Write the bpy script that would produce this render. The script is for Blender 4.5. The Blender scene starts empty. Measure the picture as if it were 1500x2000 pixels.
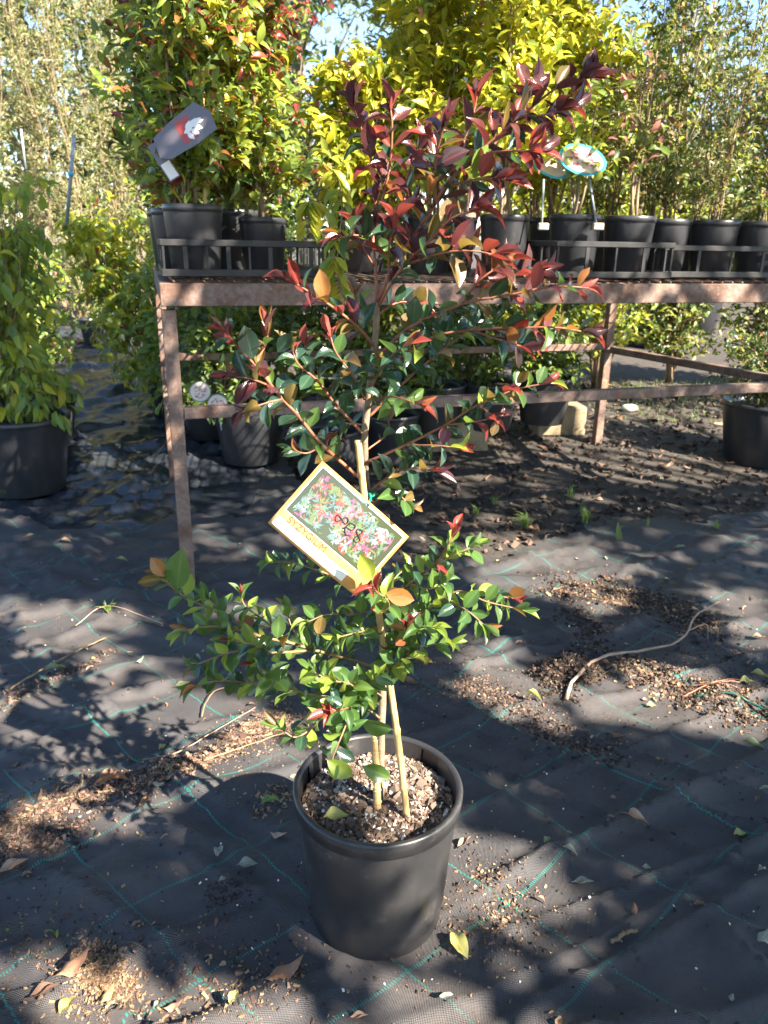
import bpy, math, random
import numpy as np
from mathutils import Vector, Matrix, noise

random.seed(7); rng = np.random.default_rng(7)
PI = math.pi; R = math.radians
scene = bpy.context.scene
C = scene.collection

# ------------------------------------------------------------------ camera
CAM_H = 1.06; PITCH = R(19.5); ROLL = R(1.0); F = 1500.0
fw = np.array([0, math.cos(PITCH), -math.sin(PITCH)])
_rt = np.array([1., 0, 0]); _up = np.cross(_rt, fw)
rt = _rt * math.cos(ROLL) + _up * math.sin(ROLL)
up = -_rt * math.sin(ROLL) + _up * math.cos(ROLL)
cam_d = bpy.data.cameras.new("camera"); cam = bpy.data.objects.new("camera", cam_d); C.objects.link(cam)
m = Matrix(((rt[0], up[0], -fw[0], 0), (rt[1], up[1], -fw[1], 0), (rt[2], up[2], -fw[2], CAM_H), (0, 0, 0, 1)))
cam.matrix_world = m
cam_d.sensor_fit = 'VERTICAL'; cam_d.sensor_height = 36.0; cam_d.lens = 27.0
cam_d.clip_start = 0.05; cam_d.clip_end = 600
cam_d.dof.use_dof = True; cam_d.dof.focus_distance = 1.2; cam_d.dof.aperture_fstop = 9.0
scene.camera = cam

# ------------------------------------------------------------------ light
SUN_EL = 38.0
SUN_AZ = np.array([0.79, -0.61]); SUN_AZ /= np.linalg.norm(SUN_AZ)
S = np.array([SUN_AZ[0] * math.cos(R(SUN_EL)), SUN_AZ[1] * math.cos(R(SUN_EL)), math.sin(R(SUN_EL))])   # towards the sun
world = bpy.data.worlds.new("World"); scene.world = world; world.use_nodes = True
wn = world.node_tree.nodes; wl = world.node_tree.links; wn.clear()
sky = wn.new('ShaderNodeTexSky'); sky.sky_type = 'NISHITA'; sky.sun_disc = False
sky.sun_elevation = R(SUN_EL); sky.sun_rotation = math.atan2(S[0], S[1])
sky.air_density = 1.0; sky.dust_density = 0.4; sky.ozone_density = 3.0
bg = wn.new('ShaderNodeBackground'); bg.inputs[1].default_value = 0.070
wo = wn.new('ShaderNodeOutputWorld'); wl.new(sky.outputs[0], bg.inputs[0]); wl.new(bg.outputs[0], wo.inputs[0])
sl = bpy.data.lights.new("sun", 'SUN'); sl.energy = 5.0; sl.angle = R(0.53); sl.color = (1.0, 0.90, 0.76)
so = bpy.data.objects.new("sun", sl); C.objects.link(so)
so.rotation_euler = Vector(S).to_track_quat('Z', 'Y').to_euler()
so.location = (6, -4, 6)
scene.view_settings.view_transform = 'Standard'; scene.view_settings.look = 'None'
scene.view_settings.gamma = 1.0; scene.view_settings.use_curve_mapping = False
scene.view_settings.exposure = 2.52
scene.cycles.max_bounces = 6; scene.cycles.transparent_max_bounces = 6
scene.cycles.use_denoising = True

# ------------------------------------------------------------------ measuring helpers
def ray(px, py): return fw * F + rt * (px - 750) + up * (1000 - py)
def at(px, py, Y):
    d = ray(px, py); k = Y / d[1]; p = d * k
    return np.array([p[0], p[1], p[2] + CAM_H])
def sstep(a, b, x):
    t = np.clip((x - a) / (b - a), 0, 1); return t * t * (3 - 2 * t)
def terrain(x, y): return 0.16 * sstep(2.9, 4.8, y) + 0.25 * sstep(6, 14, y)
def ground(px, py):
    d = ray(px, py); z = 0.0
    for _ in range(12):
        k = (z - CAM_H) / d[2]; z = 0.5 * z + 0.5 * float(terrain(d[0] * k, d[1] * k))
    return np.array([d[0] * k, d[1] * k, z])

# ------------------------------------------------------------------ materials
def mat(name):
    m = bpy.data.materials.new(name); m.use_nodes = True
    nt = m.node_tree; return m, nt, nt.nodes['Principled BSDF'], nt.nodes, nt.links
def ramp(N, stops, interp='LINEAR'):
    r = N.new('ShaderNodeValToRGB'); e = r.color_ramp.elements; r.color_ramp.interpolation = interp
    while len(e) < len(stops): e.new(0.5)
    for el, (p, c) in zip(e, stops):
        el.position = p; el.color = (*c, 1) if len(c) == 3 else c
    return r
def mathn(N, L, op, a, b=None, c=None):
    n = N.new('ShaderNodeMath'); n.operation = op
    for i, v in enumerate((a, b, c)):
        if v is None: continue
        if isinstance(v, (int, float)): n.inputs[i].default_value = v
        else: L.new(v, n.inputs[i])
    return n.outputs[0]
def mixc(N, L, fac, a, b):
    n = N.new('ShaderNodeMix'); n.data_type = 'RGBA'
    for i, v in ((0, fac), (6, a), (7, b)):
        if isinstance(v, (int, float)): n.inputs[i].default_value = v
        elif isinstance(v, tuple): n.inputs[i].default_value = (*v, 1)
        else: L.new(v, n.inputs[i])
    return n.outputs[2]
def noisen(N, L, scale, detail=4, rough=0.6, vec=None):
    n = N.new('ShaderNodeTexNoise'); n.inputs['Scale'].default_value = scale
    n.inputs['Detail'].default_value = detail; n.inputs['Roughness'].default_value = rough
    if vec is not None: L.new(vec, n.inputs['Vector'])
    return n
def bump(N, L, h, strength, dist, bsdf, prev=None):
    b = N.new('ShaderNodeBump'); b.inputs['Strength'].default_value = strength; b.inputs['Distance'].default_value = dist
    L.new(h, b.inputs['Height'])
    if prev is not None: L.new(prev, b.inputs['Normal'])
    L.new(b.outputs[0], bsdf.inputs['Normal']); return b.outputs[0]
def rand_out(N, L):
    g = N.new('ShaderNodeNewGeometry'); o = N.new('ShaderNodeObjectInfo')
    s = mathn(N, L, 'ADD', g.outputs['Random Per Island'], o.outputs['Random'])
    return mathn(N, L, 'FRACT', s), g

def cane_mat():
    m, nt, b, N, L = mat('bamboo_cane'); tc = N.new('ShaderNodeTexCoord'); mp = N.new('ShaderNodeMapping'); mp.inputs['Scale'].default_value = (400, 400, 14); L.new(tc.outputs['Object'], mp.inputs[0])
    n1 = noisen(N, L, 1, 5, .6, mp.outputs[0]); n2 = noisen(N, L, 22, 4, .6, tc.outputs['Object']); r = ramp(N, [(.3, (.40, .24, .09)), (.55, (.60, .40, .17)), (.75, (.70, .50, .26))]); L.new(n1.outputs[0], r.inputs[0])
    r2 = ramp(N, [(.50, (0, 0, 0)), (.68, (1, 1, 1))]); L.new(n2.outputs[0], r2.inputs[0]); c = mixc(N, L, mathn(N, L, 'MULTIPLY', r2.outputs[0], .55), r.outputs[0], (.20, .13, .07)); L.new(c, b.inputs['Base Color']); b.inputs['Roughness'].default_value = .5
    bump(N, L, n1.outputs[0], .3, .0006, b); return m
def simple(name, stops, rough=0.7, nscale=20, bstr=0.3, bdist=0.002, bscale=None, spec=0.4, coord='Object', island=False):
    m, nt, b, N, L = mat(name)
    tc = N.new('ShaderNodeTexCoord')
    n = noisen(N, L, nscale, 5, 0.65, tc.outputs[coord])
    r = ramp(N, stops)
    if island:
        rnd, _ = rand_out(N, L)
        f = mathn(N, L, 'MULTIPLY_ADD', n.outputs[0], 0.35, mathn(N, L, 'MULTIPLY', rnd, 0.8)); L.new(f, r.inputs[0])
    else: L.new(n.outputs[0], r.inputs[0])
    L.new(r.outputs[0], b.inputs['Base Color'])
    b.inputs['Roughness'].default_value = rough; b.inputs['Specular IOR Level'].default_value = spec
    n2 = noisen(N, L, bscale or nscale * 4, 4, 0.6, tc.outputs[coord])
    bump(N, L, n2.outputs[0], bstr, bdist, b)
    return m

def leaf_mat(name, cols, trans, rough=0.34, tamt=0.34, spec=0.5, rib=(0.30, 0.36, 0.14), ribamt=0.45, back=None):
    m, nt, b, N, L = mat(name)
    rnd, g = rand_out(N, L)
    k = len(cols) - 1
    r = ramp(N, [(i / max(k, 1), c) for i, c in enumerate(cols)]); L.new(rnd, r.inputs[0])
    uv = N.new('ShaderNodeUVMap'); sp = N.new('ShaderNodeSeparateXYZ'); L.new(uv.outputs[0], sp.inputs[0])
    du = mathn(N, L, 'ABSOLUTE', mathn(N, L, 'SUBTRACT', sp.outputs[0], 0.5))
    ribm = mathn(N, L, 'SMOOTH_MIN', 1.0, mathn(N, L, 'DIVIDE', 0.018, mathn(N, L, 'ADD', du, 0.004)), 0.1)
    ribm = mathn(N, L, 'MULTIPLY', mathn(N, L, 'POWER', ribm, 1.6), ribamt)
    # side veins
    v = mathn(N, L, 'FRACT', mathn(N, L, 'MULTIPLY', mathn(N, L, 'SUBTRACT', sp.outputs[1], mathn(N, L, 'MULTIPLY', du, 0.7)), 11.0))
    vein = mathn(N, L, 'MULTIPLY', mathn(N, L, 'LESS_THAN', v, 0.12), 0.12)
    tc = N.new('ShaderNodeTexCoord')
    nz = noisen(N, L, 60, 3, 0.6, tc.outputs['Object'])
    c1 = mixc(N, L, mathn(N, L, 'MULTIPLY', nz.outputs[0], 0.35), r.outputs[0], tuple(x * 0.45 for x in cols[0]))
    c2 = mixc(N, L, mathn(N, L, 'ADD', ribm, vein), c1, rib)
    nb = noisen(N, L, 34, 2, .5, tc.outputs['Object']); sb = ramp(N, [(.70, (0, 0, 0)), (.74, (1, 1, 1))]); L.new(nb.outputs[0], sb.inputs[0])
    c2 = mixc(N, L, mathn(N, L, 'MULTIPLY', sb.outputs[0], .6), c2, (.16, .10, .04))
    if back:
        c2 = mixc(N, L, g.outputs['Backfacing'], c2, mixc(N, L, 0.6, c2, back))
    L.new(c2, b.inputs['Base Color'])
    b.inputs['Roughness'].default_value = rough; b.inputs['Specular IOR Level'].default_value = spec
    bump(N, L, mathn(N, L, 'ADD', vein, mathn(N, L, 'MULTIPLY', ribm, -1.0)), 0.25, 0.001, b)
    t = N.new('ShaderNodeBsdfTranslucent')
    tr = mixc(N, L, 0.7, c2, trans); L.new(tr, t.inputs[0])
    mx = N.new('ShaderNodeMixShader'); mx.inputs[0].default_value = tamt
    L.new(b.outputs[0], mx.inputs[1]); L.new(t.outputs[0], mx.inputs[2])
    L.new(mx.outputs[0], N['Material Output'].inputs[0])
    return m

LM = dict(
    burgundy=leaf_mat('burgundy_leaf', [(.050, .018, .022), (.10, .026, .026), (.038, .022, .028), (.13, .036, .026)], (.40, .07, .05), 0.22, .16, .75, (.22, .05, .05), .5, (.11, .055, .06)),
    red=leaf_mat('red_leaf', [(.15, .024, .024), (.23, .042, .030), (.11, .02, .026)], (.62, .09, .05), 0.27, .22, .5, (.55, .16, .10), .5, (.35, .10, .08)),
    orange=leaf_mat('orange_leaf', [(.24, .09, .03), (.30, .14, .035), (.22, .06, .03)], (.75, .30, .06), 0.3, .30, .5, (.5, .2, .1), .4, (.36, .16, .06)),
    bronze=leaf_mat('bronze_leaf', [(.12, .075, .025), (.17, .12, .03), (.09, .055, .03)], (.45, .30, .05), 0.32, .33, .5, (.3, .2, .08), .4, (.16, .12, .05)),
    teal=leaf_mat('dark_green_leaf', [(.018, .050, .036), (.030, .072, .042), (.020, .046, .038)], (.18, .36, .06), 0.20, .22, .75, (.12, .20, .10), .5, (.06, .11, .06)),
    green=leaf_mat('green_leaf', [(.055, .12, .036), (.075, .16, .035), (.042, .09, .034), (.11, .19, .035)], (.36, .54, .07), 0.3, .34, .5, (.20, .30, .08), .5, (.12, .19, .07)),
    lime=leaf_mat('lime_leaf', [(.18, .27, .045), (.27, .34, .05), (.13, .23, .04)], (.60, .70, .08), 0.35, .38, .45, (.35, .4, .12), .35, (.22, .30, .08)),
    yellow=leaf_mat('yellow_green_leaf', [(.42, .42, .03), (.55, .50, .04), (.30, .36, .03), (.50, .42, .05)], (.95, .88, .08), 0.4, .45, .4, (.5, .5, .15), .3, (.36, .38, .08)),
    lilly=leaf_mat('background_green_leaf', [(.09, .16, .04), (.16, .24, .045), (.06, .12, .04), (.26, .30, .05)], (.60, .68, .09), 0.32, .38, .5, (.20, .25, .08), .3, (.12, .17, .06)),
    deep=leaf_mat('deep_green_leaf', [(.02, .045, .02), (.035, .07, .025), (.05, .09, .03)], (.20, .30, .05), 0.35, .3, .45, (.1, .15, .05), .3),
    pale=leaf_mat('pale_tan_leaf', [(.30, .28, .14), (.40, .35, .18), (.18, .21, .09), (.46, .38, .25), (.15, .18, .08)], (.60, .52, .22), 0.5, .35, .3, (.3, .3, .15), .2),
    straw=leaf_mat('straw_green_leaf', [(.13, .17, .05), (.24, .24, .06), (.08, .12, .04), (.20, .16, .06)], (.55, .50, .12), 0.4, .36, .4, (.3, .28, .12), .2),
    grey=leaf_mat('grey_green_leaf', [(.10, .13, .09), (.15, .17, .11), (.07, .10, .07)], (.25, .32, .14), 0.5, .3, .3, (.2, .2, .14), .2),
    pink=leaf_mat('pink_leaf', [(.50, .20, .18), (.42, .12, .14), (.5, .3, .2)], (.8, .4, .3), 0.4, .4, .4, (.6, .3, .3), .3),
)
def dead_leaf_mat(name, cols, tr):
    m, nt, b, N, L = mat(name)
    rnd, g = rand_out(N, L)
    r = ramp(N, [(i / (len(cols) - 1), c) for i, c in enumerate(cols)]); L.new(rnd, r.inputs[0])
    tc = N.new('ShaderNodeTexCoord'); nz = noisen(N, L, 55, 5, 0.7, tc.outputs['Object'])
    spot = ramp(N, [(0.52, (0, 0, 0)), (0.62, (1, 1, 1))]); L.new(nz.outputs[0], spot.inputs[0])
    uv = N.new('ShaderNodeUVMap'); sp = N.new('ShaderNodeSeparateXYZ'); L.new(uv.outputs[0], sp.inputs[0])
    du = mathn(N, L, 'ABSOLUTE', mathn(N, L, 'SUBTRACT', sp.outputs[0], 0.5))
    rib = mathn(N, L, 'MULTIPLY', mathn(N, L, 'LESS_THAN', du, 0.025), 0.5)
    c = mixc(N, L, mathn(N, L, 'MULTIPLY', spot.outputs[0], 0.65), r.outputs[0], tuple(x * .25 for x in cols[0]))
    c = mixc(N, L, rib, c, tuple(min(1, x * 1.5) for x in cols[-1]))
    L.new(c, b.inputs['Base Color']); b.inputs['Roughness'].default_value = .5
    bump(N, L, nz.outputs[0], .4, .002, b)
    t = N.new('ShaderNodeBsdfTranslucent'); t.inputs[0].default_value = (*tr, 1)
    mx = N.new('ShaderNodeMixShader'); mx.inputs[0].default_value = .15
    L.new(b.outputs[0], mx.inputs[1]); L.new(t.outputs[0], mx.inputs[2]); L.new(mx.outputs[0], N['Material Output'].inputs[0])
    return m
DM = dict(
    brown=dead_leaf_mat('fallen_brown_leaf', [(.20, .085, .04), (.30, .15, .08), (.16, .09, .06)], (.4, .2, .1)),
    tan=dead_leaf_mat('fallen_tan_leaf', [(.38, .22, .13), (.44, .27, .17)], (.5, .3, .2)),
    yellow=dead_leaf_mat('fallen_yellow_leaf', [(.42, .40, .11), (.46, .42, .14)], (.6, .5, .15)),
    olive=dead_leaf_mat('fallen_olive_leaf', [(.20, .24, .10), (.30, .31, .15)], (.3, .35, .1)),
    green=dead_leaf_mat('fallen_green_leaf', [(.14, .24, .07), (.18, .28, .09)], (.3, .4, .1)),
    grey=dead_leaf_mat('fallen_grey_leaf', [(.26, .27, .20), (.34, .34, .26)], (.3, .3, .2)),
)
M = {}
M['bark'] = simple('grey_brown_bark', [(.3, (.14, .10, .065)), (.7, (.32, .24, .16))], .8, 60, .6, .002)
M['twig_red'] = simple('reddish_twig', [(.3, (.22, .07, .045)), (.7, (.33, .15, .08))], .5, 60, .3, .001)
M['twig_brown'] = simple('brown_twig', [(.3, (.16, .10, .05)), (.7, (.30, .20, .11))], .7, 60, .4, .001)
M['cane'] = cane_mat()
M['stalk_far'] = simple('pale_stem', [(.3, (.15, .10, .06)), (.7, (.30, .22, .14))], .7, 30, .2, .002)
def pot_far_mat():
    m, nt, b, N, L = mat('dusty_black_plastic'); tc = N.new('ShaderNodeTexCoord'); oi = N.new('ShaderNodeObjectInfo')
    ad = N.new('ShaderNodeVectorMath'); ad.operation = 'ADD'; L.new(tc.outputs['Object'], ad.inputs[0]); L.new(oi.outputs['Location'], ad.inputs[1])
    mp = N.new('ShaderNodeMapping'); mp.inputs['Scale'].default_value = (30, 30, 5); L.new(ad.outputs[0], mp.inputs[0])
    n1 = noisen(N, L, 8, 5, .65, ad.outputs[0]); n2 = noisen(N, L, 1, 4, .6, mp.outputs[0])
    r = ramp(N, [(.35, (.016, .018, .023)), (.6, (.035, .036, .040)), (.8, (.10, .09, .075))]); L.new(mathn(N, L, 'MULTIPLY_ADD', n2.outputs[0], .5, mathn(N, L, 'MULTIPLY', n1.outputs[0], .5)), r.inputs[0])
    c = mixc(N, L, mathn(N, L, 'MULTIPLY', oi.outputs['Random'], .22), r.outputs[0], (.075, .072, .072)); L.new(c, b.inputs['Base Color']); b.inputs['Roughness'].default_value = .34
    bump(N, L, n1.outputs[0], .15, .003, b); return m
M['pot_far'] = pot_far_mat()
M['crate'] = simple('black_crate_plastic', [(.35, (.012, .013, .016)), (.75, (.045, .043, .042))], .45, 12, .1, .002)
M['soil'] = simple('dark_potting_soil', [(.35, (.02, .014, .010)), (.7, (.08, .055, .035))], .9, 40, .8, .01)
M['limestone'] = simple('weathered_limestone', [(.3, (.10, .08, .05)), (.55, (.27, .21, .13)), (.8, (.38, .31, .20))], .9, 9, .7, .01, 30)
M['white_rock'] = simple('pale_stone', [(.3, (.42, .44, .36)), (.7, (.62, .62, .52))], .8, 12, .5, .005)
M['plastic_strap'] = simple('green_plastic_tie', [(.3, (.0, .26, .14)), (.7, (.01, .36, .20))], .35, 10, .05, .001)
M['tube'] = simple('dark_tube', [(.3, (.01, .05, .04)), (.7, (.02, .08, .06))], .4, 10, .05, .001)
M['metal_stake'] = simple('galvanised_stake', [(.3, (.20, .24, .26)), (.7, (.34, .38, .40))], .5, 20, .1, .001)
M['blue_tape'] = simple('blue_tape', [(.3, (.05, .40, .62)), (.7, (.08, .50, .70))], .5, 20, .1, .001)
M['chip_brown'] = simple('bark_chip', [(.1, (.04, .024, .018)), (.5, (.12, .07, .05)), (.85, (.24, .14, .10)), (1., (.36, .25, .17))], .85, 90, .5, .001, island=True)
M['chip_dark'] = simple('dark_mulch', [(.1, (.018, .013, .010)), (.6, (.045, .032, .024)), (.98, (.14, .10, .07))], .9, 90, .5, .001, island=True)
M['chip_straw'] = simple('straw_litter', [(.1, (.07, .042, .022)), (.5, (.17, .105, .06)), (.95, (.34, .24, .13))], .8, 90, .4, .001, island=True)
M['chip_pot'] = simple('lit_bark_chip', [(.1, (.04, .028, .022)), (.5, (.12, .085, .065)), (.85, (.24, .175, .13)), (1., (.40, .31, .23))], .85, 90, .5, .001, island=True)
M['perlite'] = simple('perlite', [(.2, (.55, .52, .46)), (.8, (.80, .78, .72))], .8, 80, .4, .001)
M['tree_bark'] = simple('tree_bark', [(.3, (.10, .075, .055)), (.7, (.26, .20, .15))], .9, 8, .8, .02)
M['gum_bark'] = simple('pale_gum_bark', [(.3, (.22, .19, .17)), (.7, (.42, .38, .34))], .8, 3, .5, .02)
M['grass'] = leaf_mat('grass_blade', [(.12, .22, .05), (.20, .30, .07), (.30, .34, .10)], (.5, .6, .12), .45, .35, .4, (.3, .4, .1), .1)
M['branch_dry'] = simple('dry_branch_wood', [(.3, (.26, .17, .11)), (.7, (.48, .34, .24))], .8, 30, .5, .002)

def rust_mat():
    m, nt, b, N, L = mat('rusty_painted_steel')
    tc = N.new('ShaderNodeTexCoord')
    n1 = noisen(N, L, 7, 8, .7, tc.outputs['Object']); n2 = noisen(N, L, 55, 6, .7, tc.outputs['Object'])
    r1 = ramp(N, [(.30, (.045, .028, .022)), (.42, (.13, .070, .048)), (.52, (.22, .16, .135)), (.60, (.18, .10, .065)), (.70, (.30, .20, .14)), (.82, (.40, .32, .25))]); L.new(n1.outputs[0], r1.inputs[0])
    r2 = ramp(N, [(.45, (0, 0, 0)), (.62, (1, 1, 1))]); L.new(n2.outputs[0], r2.inputs[0])
    c = mixc(N, L, mathn(N, L, 'MULTIPLY', r2.outputs[0], .55), r1.outputs[0], (.10, .042, .020))
    n3 = noisen(N, L, 140, 2, .5, tc.outputs['Object'])
    r3 = ramp(N, [(.70, (0, 0, 0)), (.74, (1, 1, 1))]); L.new(n3.outputs[0], r3.inputs[0])
    c = mixc(N, L, mathn(N, L, 'MULTIPLY', r3.outputs[0], .5), c, (.45, .38, .32))
    L.new(c, b.inputs['Base Color']); b.inputs['Roughness'].default_value = .62
    bump(N, L, n2.outputs[0], .6, .003, b); return m
M['rust'] = rust_mat()
M['sheet'] = simple('shiny_black_plastic_sheet', [(.35, (.016, .020, .028)), (.6, (.03, .034, .042)), (.8, (.09, .08, .07))], .24, 5, .25, .006, 30, .7)

def main_pot_mat():
    m, nt, b, N, L = mat('black_plastic_pot')
    tc = N.new('ShaderNodeTexCoord')
    n1 = noisen(N, L, 9, 6, .7, tc.outputs['Object']); n2 = noisen(N, L, 120, 3, .6, tc.outputs['Object'])
    mp = N.new('ShaderNodeMapping'); mp.inputs['Scale'].default_value = (60, 60, 4); L.new(tc.outputs['Object'], mp.inputs[0])
    n3 = noisen(N, L, 1.0, 4, .6, mp.outputs[0])
    base = ramp(N, [(.3, (.020, .020, .022)), (.7, (.036, .035, .036))]); L.new(n1.outputs[0], base.inputs[0])
    d1 = ramp(N, [(.55, (0, 0, 0)), (.75, (1, 1, 1))]); L.new(n1.outputs[0], d1.inputs[0])
    d2 = ramp(N, [(.56, (0, 0, 0)), (.70, (1, 1, 1))]); L.new(n2.outputs[0], d2.inputs[0])
    d3 = ramp(N, [(.55, (0, 0, 0)), (.8, (1, 1, 1))]); L.new(n3.outputs[0], d3.inputs[0])
    f = mathn(N, L, 'MULTIPLY', d1.outputs[0], mathn(N, L, 'MULTIPLY_ADD', d2.outputs[0], .6, .15))
    f = mathn(N, L, 'ADD', f, mathn(N, L, 'MULTIPLY', d3.outputs[0], .035))
    c = mixc(N, L, mathn(N, L, 'MULTIPLY', f, 1.7), base.outputs[0], (.17, .145, .125)); L.new(c, b.inputs['Base Color'])
    rr = mathn(N, L, 'MULTIPLY_ADD', n1.outputs[0], .35, .22); L.new(rr, b.inputs['Roughness'])
    b.inputs['Specular IOR Level'].default_value = .55
    bump(N, L, n1.outputs[0], .15, .003, b); return m
M['pot'] = main_pot_mat()

# weed mat: grid of green threads measured on the ground
GA = np.array([-0.16809, -0.14061]); GB = np.array([0.14044, -0.12381]); GO = np.array([0.43949, 1.67307])
GI = np.linalg.inv(np.array([GA, GB]).T)
def mat_mat():
    m, nt, b, N, L = mat('woven_weed_mat')
    tc = N.new('ShaderNodeTexCoord'); nw = noisen(N, L, 3.0, 2, .5, tc.outputs['Object'])
    sub = N.new('ShaderNodeVectorMath'); sub.operation = 'SUBTRACT'; L.new(nw.outputs[1], sub.inputs[0]); sub.inputs[1].default_value = (.5, .5, .5)
    sc_ = N.new('ShaderNodeVectorMath'); sc_.operation = 'MULTIPLY_ADD'; L.new(sub.outputs[0], sc_.inputs[0]); sc_.inputs[1].default_value = (.05, .05, 0); L.new(tc.outputs['Object'], sc_.inputs[2])
    sp = N.new('ShaderNodeSeparateXYZ'); L.new(sc_.outputs[0], sp.inputs[0])
    X = mathn(N, L, 'SUBTRACT', sp.outputs[0], float(GO[0])); Y = mathn(N, L, 'SUBTRACT', sp.outputs[1], float(GO[1]))
    u = mathn(N, L, 'ADD', mathn(N, L, 'MULTIPLY', X, float(GI[0, 0])), mathn(N, L, 'MULTIPLY', Y, float(GI[0, 1])))
    v = mathn(N, L, 'ADD', mathn(N, L, 'MULTIPLY', X, float(GI[1, 0])), mathn(N, L, 'MULTIPLY', Y, float(GI[1, 1])))
    def thread(a, bb, width, zig, dashf, duty):
        # line where a is whole; zigzag along bb
        z = mathn(N, L, 'MULTIPLY', mathn(N, L, 'PINGPONG', mathn(N, L, 'MULTIPLY', bb, dashf), 1.0), zig)
        d = mathn(N, L, 'SUBTRACT', mathn(N, L, 'FRACT', mathn(N, L, 'ADD', mathn(N, L, 'ADD', a, z), .5)), .5)
        ln = mathn(N, L, 'LESS_THAN', mathn(N, L, 'ABSOLUTE', d), width)
        ds = mathn(N, L, 'LESS_THAN', mathn(N, L, 'FRACT', mathn(N, L, 'MULTIPLY', bb, dashf * .5 + 7)), duty)
        return mathn(N, L, 'MULTIPLY', ln, ds)
    t1 = thread(u, v, .0075, .012, 44, .80)
    t2a = thread(u, v, .0065, .0, 50, .62)
    t2 = thread(v, u, .015, .0, 80, .45)
    thr = mathn(N, L, 'MAXIMUM', t1, t2)
    # weave
    wu = mathn(N, L, 'SINE', mathn(N, L, 'MULTIPLY', u, 2 * PI * 62)); wv = mathn(N, L, 'SINE', mathn(N, L, 'MULTIPLY', v, 2 * PI * 75))
    wv2 = mathn(N, L, 'SINE', mathn(N, L, 'MULTIPLY', u, 2 * PI * 31))
    we = mathn(N, L, 'MULTIPLY', wu, mathn(N, L, 'MULTIPLY', wv, 1.0))
    n1 = noisen(N, L, 3.5, 7, .62, tc.outputs['Object']); n2 = noisen(N, L, 45, 6, .7, tc.outputs['Object'])
    n3 = noisen(N, L, 1.3, 3, .6, tc.outputs['Object'])
    base = mixc(N, L, mathn(N, L, 'MULTIPLY_ADD', we, .5, .5), (.013, .017, .027), (.084, .077, .073))
    dm = ramp(N, [(.40, (0, 0, 0)), (.62, (1, 1, 1))]); L.new(n1.outputs[0], dm.inputs[0])
    dm2 = ramp(N, [(.35, (0, 0, 0)), (.7, (1, 1, 1))]); L.new(n2.outputs[0], dm2.inputs[0])
    f = mathn(N, L, 'MULTIPLY', dm.outputs[0], mathn(N, L, 'MULTIPLY_ADD', dm2.outputs[0], .7, .08))
    c = mixc(N, L, mathn(N, L, 'MULTIPLY', f, .72), base, (.12, .094, .076))
    sp2 = ramp(N, [(.60, (0, 0, 0)), (.66, (1, 1, 1))]); L.new(n2.outputs[0], sp2.inputs[0])
    c = mixc(N, L, mathn(N, L, 'MULTIPLY', sp2.outputs[0], mathn(N, L, 'MULTIPLY', n1.outputs[0], .9)), c, (.035, .026, .02))
    vis = ramp(N, [(.42, (.95, .95, .95)), (.64, (.22, .22, .22))]); n4 = noisen(N, L, 7, 4, .6, tc.outputs['Object']); L.new(n4.outputs[0], vis.inputs[0])
    c = mixc(N, L, mathn(N, L, 'MULTIPLY', thr, vis.outputs[0]), c, (.015, .22, .18))
    L.new(c, b.inputs['Base Color'])
    rr = mathn(N, L, 'MULTIPLY_ADD', n1.outputs[0], .35, .38); L.new(rr, b.inputs['Roughness'])
    b.inputs['Specular IOR Level'].default_value = .38
    h = mathn(N, L, 'ADD', mathn(N, L, 'MULTIPLY', we, .35), mathn(N, L, 'MULTIPLY', thr, .5))
    p = bump(N, L, h, .8, .0014, b)
    bump(N, L, n2.outputs[0], .35, .004, b, p); return m
M['mat'] = mat_mat()
def dirt_mat():
    m, nt, b, N, L = mat('leaf_strewn_dirt')
    tc = N.new('ShaderNodeTexCoord')
    n1 = noisen(N, L, 1.6, 6, .65, tc.outputs['Object']); n2 = noisen(N, L, 28, 8, .75, tc.outputs['Object'])
    r = ramp(N, [(.3, (.018, .014, .013)), (.5, (.048, .038, .033)), (.7, (.11, .088, .074))]); L.new(n2.outputs[0], r.inputs[0])
    c = mixc(N, L, mathn(N, L, 'MULTIPLY', n1.outputs[0], .35), r.outputs[0], (.08, .075, .05)); L.new(c, b.inputs['Base Color'])
    b.inputs['Roughness'].default_value = .9; bump(N, L, n2.outputs[0], .8, .02, b); return m
M['dirt'] = dirt_mat()

def flat(name, col, rough=.5, spec=.5, coat=0):
    m, nt, b, N, L = mat(name)
    tc = N.new('ShaderNodeTexCoord'); nz = noisen(N, L, 40, 3, .5, tc.outputs['Object'])
    c = mixc(N, L, mathn(N, L, 'MULTIPLY', nz.outputs[0], .15), tuple(col), tuple(x * .6 for x in col)); L.new(c, b.inputs['Base Color'])
    b.inputs['Roughness'].default_value = rough; b.inputs['Specular IOR Level'].default_value = spec
    b.inputs['Coat Weight'].default_value = coat; b.inputs['Coat Roughness'].default_value = .12; return m
M['card_orange'] = flat('card_orange', (.66, .33, .10), .3, .5, .5)
M['card_white'] = flat('card_white', (.86, .84, .80), .3, .5, .5)
M['card_back'] = flat('card_photo_dark', (.045, .055, .03), .3, .5, .5)
M['ink'] = flat('marker_and_recess_black', (.015, .015, .018), .4)
M['print_red'] = flat('printed_red', (.42, .06, .04), .3, .5, .4)
M['print_brown'] = flat('printed_rust', (.34, .07, .02), .3, .5, .4)
M['print_pink'] = flat('printed_pink', (.42, .13, .16), .3, .5, .4)
M['print_teal'] = flat('printed_teal', (.10, .17, .17), .3, .5, .4)
M['print_pale'] = flat('printed_pale', (.28, .33, .36), .3, .5, .4)
M['print_green'] = flat('printed_green', (.11, .15, .06), .3, .5, .4)
M['print_purple'] = flat('printed_purple', (.28, .08, .16), .3, .5, .4)
M['tag_charcoal'] = flat('tag_charcoal', (.15, .13, .14), .35, .5, .4)
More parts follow.
